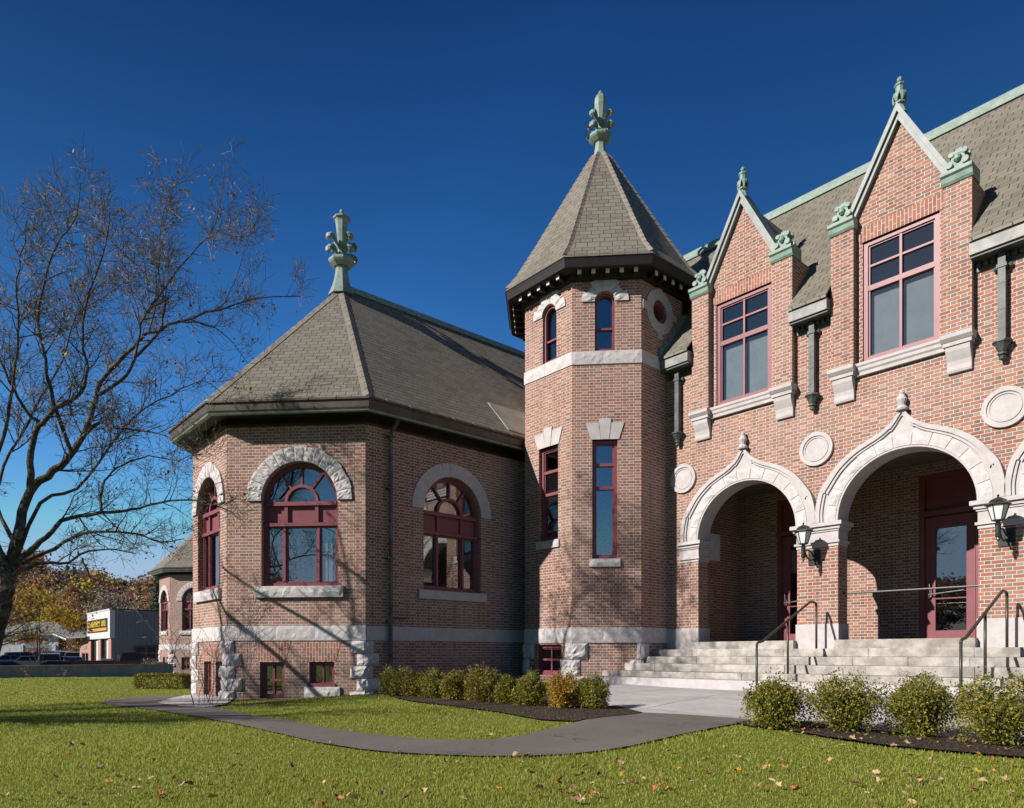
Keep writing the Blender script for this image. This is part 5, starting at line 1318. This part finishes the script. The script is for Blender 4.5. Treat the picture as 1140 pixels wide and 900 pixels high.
def shop():
    f = 64; X, Y = at(101, f); zb = pz(f); o = (X, Y, zb)
    t_ = thing('brick_shop', o, 'small brick shop with a pale sloping gable canopy beside the grey store', 'building'); B = lambda mm, nm, mt, par=None: mm.build(nm, mt, par or t_, o)
    fr = Fr(X, Y, 1, 0); KS = 2.35; p_ = fr.p; fr.p = lambda q, z, n=0.0: p_(q * KS, z, n)
    m = MB(); m.prism(fr, rect(-2.1, .3, zb, 2.5), -4, 0, [rect(-1.75, -.35, zb + .002, 1.2)]); B(m, 'wall', M['tanbrick'])
    m = MB(); m.box(fr, -1.75, -1.68, zb, 1.2, -.2, -.02); m.box(fr, -1.08, -1.0, zb, 1.2, -.2, -.02); m.box(fr, -.42, -.35, zb, 1.2, -.2, -.02); m.box(fr, -1.75, -.35, 1.12, 1.2, -.2, -.02); d = B(m, 'door', M['lead'])
    m = MB(); m.box(fr, -1.74, -.36, zb, 1.18, -.14, -.12); B(m, 'glass', M['carglass'], d)
    m = MB(); m.box(fr, -1.55, -.75, 1.5, 1.85, .0, .04); B(m, 'wall_sign', M['canopygreen'])
    m = MB(); m.loft([[fr.p(-5.3, 3.35 + q, n), fr.p(-2.0, 2.62 + q * .6, n)] + [fr.p(-2.0, 2.35, n), fr.p(-5.3, 3.1, n)] for q, n in ((0, 1.2), (.0, 1.05))]); B(m, 'canopy_fascia', M['offwhite'])
    m = MB(); m.add([fr.p(-5.3, 3.36, 1.2), fr.p(-2.0, 2.63, 1.2), fr.p(.3, 2.62, .6), fr.p(.3, 2.95, -4), fr.p(-5.3, 3.5, -4)] + [fr.p(-5.3, 3.26, 1.2), fr.p(-2.0, 2.53, 1.2), fr.p(.3, 2.52, .6), fr.p(.3, 2.85, -4), fr.p(-5.3, 3.4, -4)],
                    [(0, 1, 2, 3, 4), (9, 8, 7, 6, 5), (0, 5, 6, 1), (1, 6, 7, 2), (2, 7, 8, 3), (3, 8, 9, 4), (4, 9, 5, 0)]); B(m, 'roof', M['greyroof'])
shop()
def text_mesh(s, size, shear=0.0):
    c = bpy.data.curves.new('lettering', 'FONT'); c.body = s; c.size = size; c.extrude = .02; c.shear = shear; c.offset = .012 * size; c.align_x = 'LEFT'
    o = bpy.data.objects.new('tmp', c); COL.objects.link(o); bpy.context.view_layer.update()
    me = bpy.data.meshes.new_from_object(o.evaluated_get(bpy.context.evaluated_depsgraph_get())); bpy.data.objects.remove(o); return me
def pharmacy():
    f = 100; X, Y = at(64.5, f); zb = pz(f) - .3; o = (X, Y, zb); yaw = math.atan2(-.55, .83)
    t_ = thing('pharmacy', (X, Y, 0), 'low white fronted pharmacy with red lettering and a grey hipped roof', 'building', None, 0)
    dx_, dy_ = cw(1, 0.12); fr = Fr(X, Y, dx_, dy_); O = (X, Y, 0); B = lambda mm, nm, mt, par=None: mm.build(nm, mt, par or t_, O)
    m = MB(); m.box(fr, -8.5, 0, zb, 4.0, -7, 0); B(m, 'front_wall', M['offwhite'])
    m = MB(); m.box(fr, .02, 1.6, zb, 3.9, -6, -.3); B(m, 'side_wall', M['darkbrick'])
    m = MB(); m.box(fr, -8.9, .5, 3.72, 4.1, -.2, .5); B(m, 'eave', M['fascia'])
    ridge = [fr.p(-5.6, 5.75, -3.6), fr.p(-2.0, 5.75, -3.6)]; e = [fr.p(-9.0, 4.1, .55), fr.p(1.9, 4.1, .55), fr.p(1.9, 4.1, -7.5), fr.p(-9.0, 4.1, -7.5)]
    m = MB(); m.add(e + ridge, [(0, 1, 5, 4), (1, 2, 5), (2, 3, 4, 5), (3, 0, 4), (3, 2, 1, 0)]); B(m, 'roof', M['greyroof'])
    m = MB(); m.box(fr, -4.55, -.75, zb + .9, 2.35, -.1, .03); wn = B(m, 'window', M['canopygreen'])
    m = MB(); s = -4.2
    random.seed(6)
    for k in range(11):
        m.box(fr, s, s + .07, 1.35, 1.95, .032, .05); m.box(fr, s, s + .2, random.choice((1.35, 1.6, 1.85)), 1.95, .032, .05); s += .28
    B(m, 'window_lettering', M['signdull'], wn)
    for s in (-5.0, -.72): m = MB(); m.box(fr, s, s + .45, zb, 2.4, 0, .12); B(m, 'column', M['white'])
    m = MB(); m.prism(fr, [(-4.8, 3.35), (-1.6, 3.35), (-1.15, 2.9), (-1.6, 2.5), (-4.4, 2.5)], .0, .06); B(m, 'canopy_panel', M['fascia'])
    me = text_mesh('pharmacy', .92, .25); me.materials.append(M['signred']); so_ = bpy.data.objects.new('sign_lettering', me); COL.objects.link(so_); so_.parent = t_
    q = fr.p(-5.35, 2.83, .10); so_.matrix_local = Matrix.Translation(Vector((q.x - O[0], q.y - O[1], q.z))) @ Matrix((Vector((fr.t[0], fr.t[1], 0)), Vector((0, 0, 1)), Vector((fr.nn[0], fr.nn[1], 0)))).transposed().to_4x4() @ Matrix.Scale(.92, 4, (1, 0, 0))
pharmacy()
# parking-lot lamp post
X, Y = at(41.5, 72); lb = (X, Y, pz(72)); lp = thing('lamp_post', lb, 'tall thin black lamp post standing among the parked cars', 'lamp post')
m = MB(); m.lathe(lb, [(.16, 0), (.16, .35), (.06, .4), (.055, 4.4)], 10); m.build('pole', M['black'], lp, lb)
dx_, dy_ = cw(1, 0); m = MB(); fr = Fr(X, Y, dx_, dy_); m.box(fr, -.24, .24, lb[2] + 4.36, lb[2] + 4.46, -.1, .1); m.build('lamp_head', M['black'], lp, lb)

# cars: long axis along local x, nose at +x
def car(name, loc, rz, col, label, kind='sedan', cat='car'):
    o = thing(name, loc, label, cat, None, rz)
    paint = plain(name + ' paint', col, None, 3, .22, spec=.6)
    P = {'sedan': dict(L=4.6, W=1.76, body=[(-2.3, .45), (-2.28, .82), (-1.5, .92), (1.0, .90), (2.1, .74), (2.3, .55), (2.28, .32), (-2.25, .30)], cab=[(-1.65, .90), (-1.0, 1.38), (.15, 1.42), (1.15, .90)]),
         'wagon': dict(L=4.7, W=1.85, body=[(-2.35, .5), (-2.33, 1.0), (1.0, 1.02), (2.15, .92), (2.35, .6), (2.3, .38), (-2.3, .36)], cab=[(-2.28, 1.0), (-2.0, 1.66), (.1, 1.72), (.98, 1.02)]),
         'pickup': dict(L=5.6, W=1.9, body=[(-2.8, .55), (-2.8, 1.24), (.25, 1.27), (1.75, 1.24), (2.65, 1.12), (2.8, .7), (2.75, .4), (-2.75, .42)], cab=[(-.15, 1.25), (-.02, 1.80), (1.0, 1.83), (1.72, 1.25)])}[kind]
    Wd = P['W'] / 2
    def side_loft(prof, w0, w1, zmid):
        m = MB(); rings = []
        for s, k in ((-1, .93), (-1, 1), (1, 1), (1, .93)):
            rings.append([(x, s * (w0 + (w1 - w0) * max(0, (z - zmid)) / .7) * (1 if k == 1 else 1.0) + (0 if k == 1 else s * .0), z) for x, z in prof])
        m.loft([rings[0], rings[2]]); return m
    b = side_loft(P['body'], Wd, Wd * .96, .6).build('body', paint, o)
    cb = P['cab']; m = MB(); tw_ = Wd * .76
    lo = [(cb[0][0], cb[0][1]), (cb[-1][0], cb[-1][1])]
    m.add([(x, s * (Wd * .93 if z < 1.1 else tw_), z) for s in (-1, 1) for x, z in cb], [(0, 1, 2, 3), (7, 6, 5, 4), (0, 4, 5, 1), (1, 5, 6, 2), (2, 6, 7, 3)])
    m.build('cabin', paint, o)
    m = MB()
    def pane(q): m.add([Vector(p) for p in q], [(0, 1, 2, 3)]) 
    for s in (-1, 1):
        def pt(u, v):   # on the cabin side
            x0 = cb[0][0] + (cb[1][0] - cb[0][0]) * v; x1 = cb[3][0] + (cb[2][0] - cb[3][0]) * v; z0 = cb[0][1] + (cb[1][1] - cb[0][1]) * v; z1 = cb[3][1] + (cb[2][1] - cb[3][1]) * v
            ww = Wd * .93 + (tw_ - Wd * .93) * v + .012; return (x0 + (x1 - x0) * u, s * ww, z0 + (z1 - z0) * u)
        for u0, u1 in ((.08, .47), (.52, .90)): pane([pt(u0, .12), pt(u1, .12), pt(u1, .86), pt(u0, .86)])
    def ends(a, b, off):
        (xa, za), (xb, zb) = a, b; q = lambda v, w_: (xa + (xb - xa) * v + off, w_, za + (zb - za) * v + .012)
        w0, w1 = Wd * .84, tw_ * .9; pane([q(.1, -w0), q(.1, w0), q(.88, w1), q(.88, -w1)])
    ends(cb[0], cb[1], -.012); ends(cb[3], cb[2], .012)
    m.build('windows', M['carglass'], o, fix=False)
    xs = (-.58 * P['L'] / 2, .60 * P['L'] / 2)
    for x in xs:
        for s in (-1, 1):
            m = MB(); m.tube([(x, s * (Wd - .2), .33), (x, s * (Wd + .01), .33)], .33, 16); wl_ = m.build('wheel', M['tyre'], o)
            m = MB(); m.tube([(x, s * (Wd - .05), .33), (x, s * (Wd + .02), .33)], .2, 12); m.build('rim', M['chrome'], wl_)
    for s in (-1, 1):
        e = P['L'] / 2; m = MB(); m.bb(e - .16, e - .02, s * Wd * .72 - .14, s * Wd * .72 + .14, .62, .74); m.build('headlight', M['lampglass'], o)
        m = MB(); m.bb(-e - .012, -e + .05, s * Wd * .82 - .09, s * Wd * .82 + .09, .68, .92 if kind != 'sedan' else .8); m.build('tail_light', M['redlens'], o)
    if kind == 'pickup':
        m = MB(); m.bb(-2.72, -.2, -Wd * .8, Wd * .8, 1.25, 1.285); m.build('bed_cover', M['tyre'], o)
        m = MB(); m.bb(-1.3, -.6, -.4, .4, 1.28, 1.40); tag(m.build('cargo_box', M['white'], o))
        m = MB(); m.tube([(-.28, -.5, 1.26), (-.28, -.5, 1.62)], .04, 8); m.tube([(-.28, .5, 1.26), (-.28, .5, 1.62)], .04, 8); m.tube([(-.28, -.52, 1.6), (-.28, .52, 1.6)], .04, 8); m.build('rack', M['chrome'], o)
    return o
YR = math.atan2(SX, CX)                   # heading of the picture's right-hand direction
def park(x, f, rz, col, label, kind='sedan', name='parked_car', cat='car'):
    X, Y = at(x, f); car(name, (X, Y, pz(f) + .035 + (.06 if kind == 'pickup' else 0)), rz, col, label, kind, cat)
park(138, 46, YR + .40, (.075, .010, .009), 'dark red pickup truck with a box in its bed, parked before the grey store', 'pickup', 'pickup_truck', 'truck')
park(10, 40, YR + .62, (.03, .04, .08), 'dark navy sedan at the left end of the wall')
park(56, 42, YR + 3.72, (.13, .02, .028), 'dark maroon car just behind the low wall')
park(56, 60, YR + 2.1, (.24, .25, .26), 'silver station wagon seen from behind with a wide dark rear window', 'wagon')
park(77, 60, YR + 2.35, (.05, .12, .26), 'blue car parked right of the silver wagon')
park(32, 74, YR + .7, (.34, .03, .03), 'bright red car in the row before the pharmacy', 'wagon')
park(38, 66, YR + .6, (.24, .21, .16), 'cream coloured car parked behind the navy sedan')
park(14, 72, YR + .8, (.05, .09, .16), 'dark blue car left of the red car')
park(71, 88, YR + 2.0, (.35, .45, .55), 'pale blue car by the dark brick corner of the pharmacy', 'wagon')
park(58, 84, YR + .75, (.38, .10, .12), 'faded red car under the pharmacy window', 'wagon')
park(84, 76, YR + 2.0, (.26, .27, .28), 'pale grey car nosed in beside the brick shop', 'wagon')

# young maple with gold leaves beyond the wall of branches
def crown_tree(name, loc, h, cr, mat, label, seed, group=None, leaf=.14, n=900, trunk=.05, low=.35, cat='tree', clumps=14, tmat='twig'):
    random.seed(seed); o = thing(name, loc, label, cat, group); st = MB(); pts = []
    st.tube([(0, 0, -.2), (random.gauss(0, .03) * h * .1, 0, h * .5), (0, 0, h * .9)], [trunk, trunk * .7, trunk * .25], 7, False)
    for k in range(clumps):
        a = random.uniform(0, 6.28); u = random.uniform(low, 1.0); rr = cr * math.sqrt(random.random()) * math.sin(math.pi * min(1, max(.08, (u - low + .12) / (1.15 - low)))) 
        c = Vector((math.cos(a) * rr, math.sin(a) * rr, h * u)); st.tube([(0, 0, h * max(.2, u - .3)), c], [trunk * .35, trunk * .1], 4, False)
        s = cr * random.uniform(.22, .42)
        for q in range(n // clumps): pts.append(c + Vector((random.gauss(0, 1), random.gauss(0, 1), random.gauss(0, .75))) * s * .6)
    m = MB(); leaf_cloud(m, pts, leaf, .8); m.build('crown', M[mat], o, uv=False, fix=False); st.build('trunk', M[tmat], o, uv=False, fix=False, smooth=True)
    return o
X, Y = at(44, 34); crown_tree('maple_tree', (X, Y, -.6), 5.0, 2.0, 'goldleaf', 'gold leaved maple standing behind the tree trunk and the low wall', 401, None, .15, 900, .035, .5, tmat='bark')
r, f = img(7, 757.5); X, Y = cw(r, f - .6); crown_tree('sapling', (X, Y, 0), 2.6, .9, 'oldleaf', 'slim pale stemmed sapling with sparse leaves just before the low wall', 402, None, .11, 260, .028, .55, tmat='white')
X, Y = at(84, 92); crown_tree('street_tree', (X, Y, 0), 3.2, 1.5, 'w_orange', 'small orange tree between the pharmacy and the brick shop', 403, None, .28, 700, .08, .35)
X, Y = at(172, 38.2); crown_tree('dry_shrub', (X, Y, -.25), 1.1, .7, 'w_grey', 'brown dry shrub at the right end of the low wall', 404, None, .06, 1200, .02, .15, 'shrub')
X, Y = at(28, 29.5); crown_tree('weed', (X, Y, -.02), .5, .25, 'w_red', 'small reddish weed growing at the foot of the wall left of centre', 405, 'weeds along the wall', .05, 90, .006, .3, 'plant', 6)
X, Y = at(71, 31.2); crown_tree('weed', (X, Y, -.05), .42, .22, 'w_grey', 'dry grey weed growing at the foot of the wall below the brick shop', 406, 'weeds along the wall', .05, 80, .006, .3, 'plant', 6)

m = MB(); p0, p1 = at(-30, 92), at(215, 104); m.tube([(p0[0] + (p1[0] - p0[0]) * u, p0[1] + (p1[1] - p0[1]) * u, 9.4 - 2.2 * u - 3.2 * u * (1 - u)) for u in np.linspace(0, 1, 13)], .022, 5)
tag(m.build('overhead_wire', M['black']), 'thin dark overhead wire crossing in front of the wooded hill', 'wire')
# ------------------------------------------------------------------ hills with their autumn wood
def hill_h(r, f):
    d = np.hypot(r, f); x = 545 + 785.2 * r / np.maximum(f, 1)
    up = np.clip((d - 150) / 190, 0, 1); s = up * up * (3 - 2 * up)
    return s * (27 + 3.5 * np.sin(x / 34.0 + .7) + 2.0 * np.sin(x / 13.0)) - .6
def hill_sheet(gr, gf, hf):
    A, Bf = np.meshgrid(gr, gf); Zh = hf(A, Bf); m = MB(); m.v = [(*cw(r, f), z) for r, f, z in zip(A.ravel(), Bf.ravel(), Zh.ravel())]; k = len(gr)
    m.f = [(j * k + i, j * k + i + 1, (j + 1) * k + i + 1, (j + 1) * k + i) for j in range(len(gf) - 1) for i in range(k - 1)]
    tag(m.build('hills', M['hillside'], uv=False, fix=False, smooth=True), kind='structure')
M['hillside'] = plain('leafy hillside', (.09, .07, .04), (.14, .10, .055), .06, .95)
hill_sheet(np.linspace(-480, 220, 60), np.linspace(120, 620, 50), hill_h)
def hill_b(r, f):
    d = np.hypot(r, f); up = np.clip((d - 140) / 160, 0, 1); sd_ = np.clip((-f + .45 * np.abs(r) + 20) / 60, 0, 1) * np.clip((-f) / 40, 0, 1)
    return up * up * (3 - 2 * up) * sd_ * (27 + 4 * np.sin(np.arctan2(r, -f) * 7) + 2 * np.sin(np.arctan2(r, -f) * 17)) - .6
hill_sheet(np.linspace(-520, 420, 70), np.linspace(-560, -5, 50), hill_b)
WM = ['w_orange', 'w_red', 'w_yellow', 'w_grey', 'w_green']
def wood(name, spots_, label):
    vs, mi = [], []
    for (x, y, z, h, cr, k) in spots_:
        ncl = 9
        for c in range(ncl):
            if k == 4:
                u = (c + .5) / ncl; cc = np.array([x, y, z + h * (.15 + .85 * u)]); s = cr * (1.05 - u) * .55
            else:
                a = random.uniform(0, 6.28); u = random.random(); rr = cr * .75 * math.sqrt(random.random()); cc = np.array([x + math.cos(a) * rr, y + math.sin(a) * rr, z + h * (.45 + .5 * u)]); s = cr * .42
            q = 48; P = cc + RNG.normal(0, 1, (q, 3)) * np.array([s, s, s * .8]); e = RNG.normal(0, 1, (q, 3)); e /= np.linalg.norm(e, axis=1)[:, None]; g = np.cross(e, RNG.normal(0, 1, (q, 3))); g /= np.linalg.norm(g, axis=1)[:, None]
            sz = (.55 if k != 3 else .42) * RNG.uniform(.6, 1.4, (q, 1)) * (cr / 4.0) * .92; ws = .9 if k != 3 else .35
            vs.append(np.stack([P - e * sz, P + g * sz * ws, P + e * sz, P - g * sz * ws], 1)); mi += [k] * q
    V = np.concatenate(vs).astype(np.float32); n = len(V)
    me = bpy.data.meshes.new(name); me.vertices.add(n * 4); me.vertices.foreach_set('co', V.ravel()); me.loops.add(n * 4); me.polygons.add(n)
    me.loops.foreach_set('vertex_index', np.arange(n * 4, dtype=np.int32)); me.polygons.foreach_set('loop_start', np.arange(0, n * 4, 4, dtype=np.int32))
    for q in WM: me.materials.append(M[q])
    me.polygons.foreach_set('material_index', np.array(mi, dtype=np.int32)); me.update(calc_edges=True)
    o = bpy.data.objects.new(name, me); COL.objects.link(o); return tag(o, label, 'wood', kind='stuff')
random.seed(55); sp = []
for _ in range(900):
    f = random.uniform(150, 390); x = random.uniform(-160, 330); r = (x - 545) / 785.2 * f; X, Y = cw(r, f); z = float(hill_h(np.array(r), np.array(f)))
    nz = math.sin(x * .045 + f * .02) + math.sin(f * .035 - x * .02)
    k = random.choices(range(5), [3.4, 2.2, 1.2, 5.0, 1.8] if nz < .6 else [2, 1.2, .5, 1.5, 4.5])[0]
    sp.append((X, Y, z - 1, random.uniform(6.5, 11) * (1.2 if k == 4 else 1), random.uniform(2.6, 4.4) * (.62 if k == 4 else 1), k))
wood('autumn_wood', sp, 'autumn wood of russet, gold and bare trees covering the far hillside')
sp = []
for _ in range(620):
    a_ = random.uniform(-1.75, .9); d = random.uniform(150, 330); r, f = d * math.sin(a_), -d * math.cos(a_); X, Y = cw(r, f); z = float(hill_b(np.array(r), np.array(f)))
    if f > -12: continue
    sp.append((X, Y, z - 1, random.uniform(7, 11), random.uniform(2.8, 4.6), random.choices(range(5), [4, 3, 1.5, 4, 2])[0]))
wood('autumn_wood', sp, 'autumn wood on the hillside behind the viewpoint')
# nearer trees that stand out from the hillside
EX = [(64, 118, 9.0, 3.4, 'w_yellow', 'rounded yellow green tree right behind the pharmacy roof', 'autumn_tree'),
      (82, 128, 13.5, 4.2, 'w_orange', 'tall rust orange tree behind the roof of the brick shop', 'autumn_tree'),
      (44, 130, 13.0, 4.6, 'w_yellow', 'broad golden tree behind the pharmacy ridge', 'autumn_tree'),
      (104, 125, 9.5, 4.0, 'w_grey', 'bare grey tree above the white fascia of the grey store', 'autumn_tree'),
      (128, 132, 11.5, 5.6, 'w_grey', 'wide bare grey tree above the roof of the grey store', 'autumn_tree'),
      (148, 128, 9.5, 3.4, 'w_orange', 'small orange tree above the right end of the grey store', 'autumn_tree'),
      (163, 126, 9.0, 3.2, 'w_red', 'russet tree at the right end of the grey store roof', 'autumn_tree'),
      (18, 125, 12.0, 4.6, 'w_orange', 'orange tree behind the left trunk and the pharmacy', 'autumn_tree')]
for i, (x, f, h, cr, mt, lb_, nm) in enumerate(EX):
    X, Y = at(x, f); crown_tree(nm, (X, Y, -.4), h, cr, mt, lb_, 500 + i, 'autumn trees at the foot of the hill', .36, 5200, .16, .3, clumps=22)
def conifer(x, f, h, label, seed):
    random.seed(seed); X, Y = at(x, f); z = float(hill_h(np.array((x - 545) / 785.2 * f), np.array(float(f)))) if f > 150 else -.4
    o = thing('evergreen_tree', (X, Y, z), label, 'tree', 'evergreens by the distant pavilion'); m = MB(); st = MB(); pts = []
    st.tube([(0, 0, -.5), (0, 0, h)], [.25, .03], 6, False)
    for k in range(70):
        u = (k + .5) / 70; L = h * .22 * (1.04 - u) * random.uniform(.7, 1.15); a = k * 2.4; tip = Vector((math.cos(a) * L, math.sin(a) * L, h * (.12 + .88 * u) - L * .22)); b = Vector((0, 0, h * (.12 + .88 * u)))
        st.tube([b, tip], [.04, .01], 3, False)
        for q in range(38): v = random.uniform(.15, 1.05); pts.append(b.lerp(tip, v) + Vector((random.gauss(0, .22), random.gauss(0, .22), random.gauss(0, .14))))
    leaf_cloud(m, pts, .42, .4); m.build('crown', M['w_green'], o, uv=False, fix=False); st.build('trunk', M['twig'], o, uv=False, fix=False)
conifer(176, 120, 14.5, 'tall dark evergreen just left of the distant pavilion roof', 611)
conifer(169, 128, 10.0, 'shorter blue green evergreen beside the distant pavilion wall', 612)

bpy.context.view_layer.update()
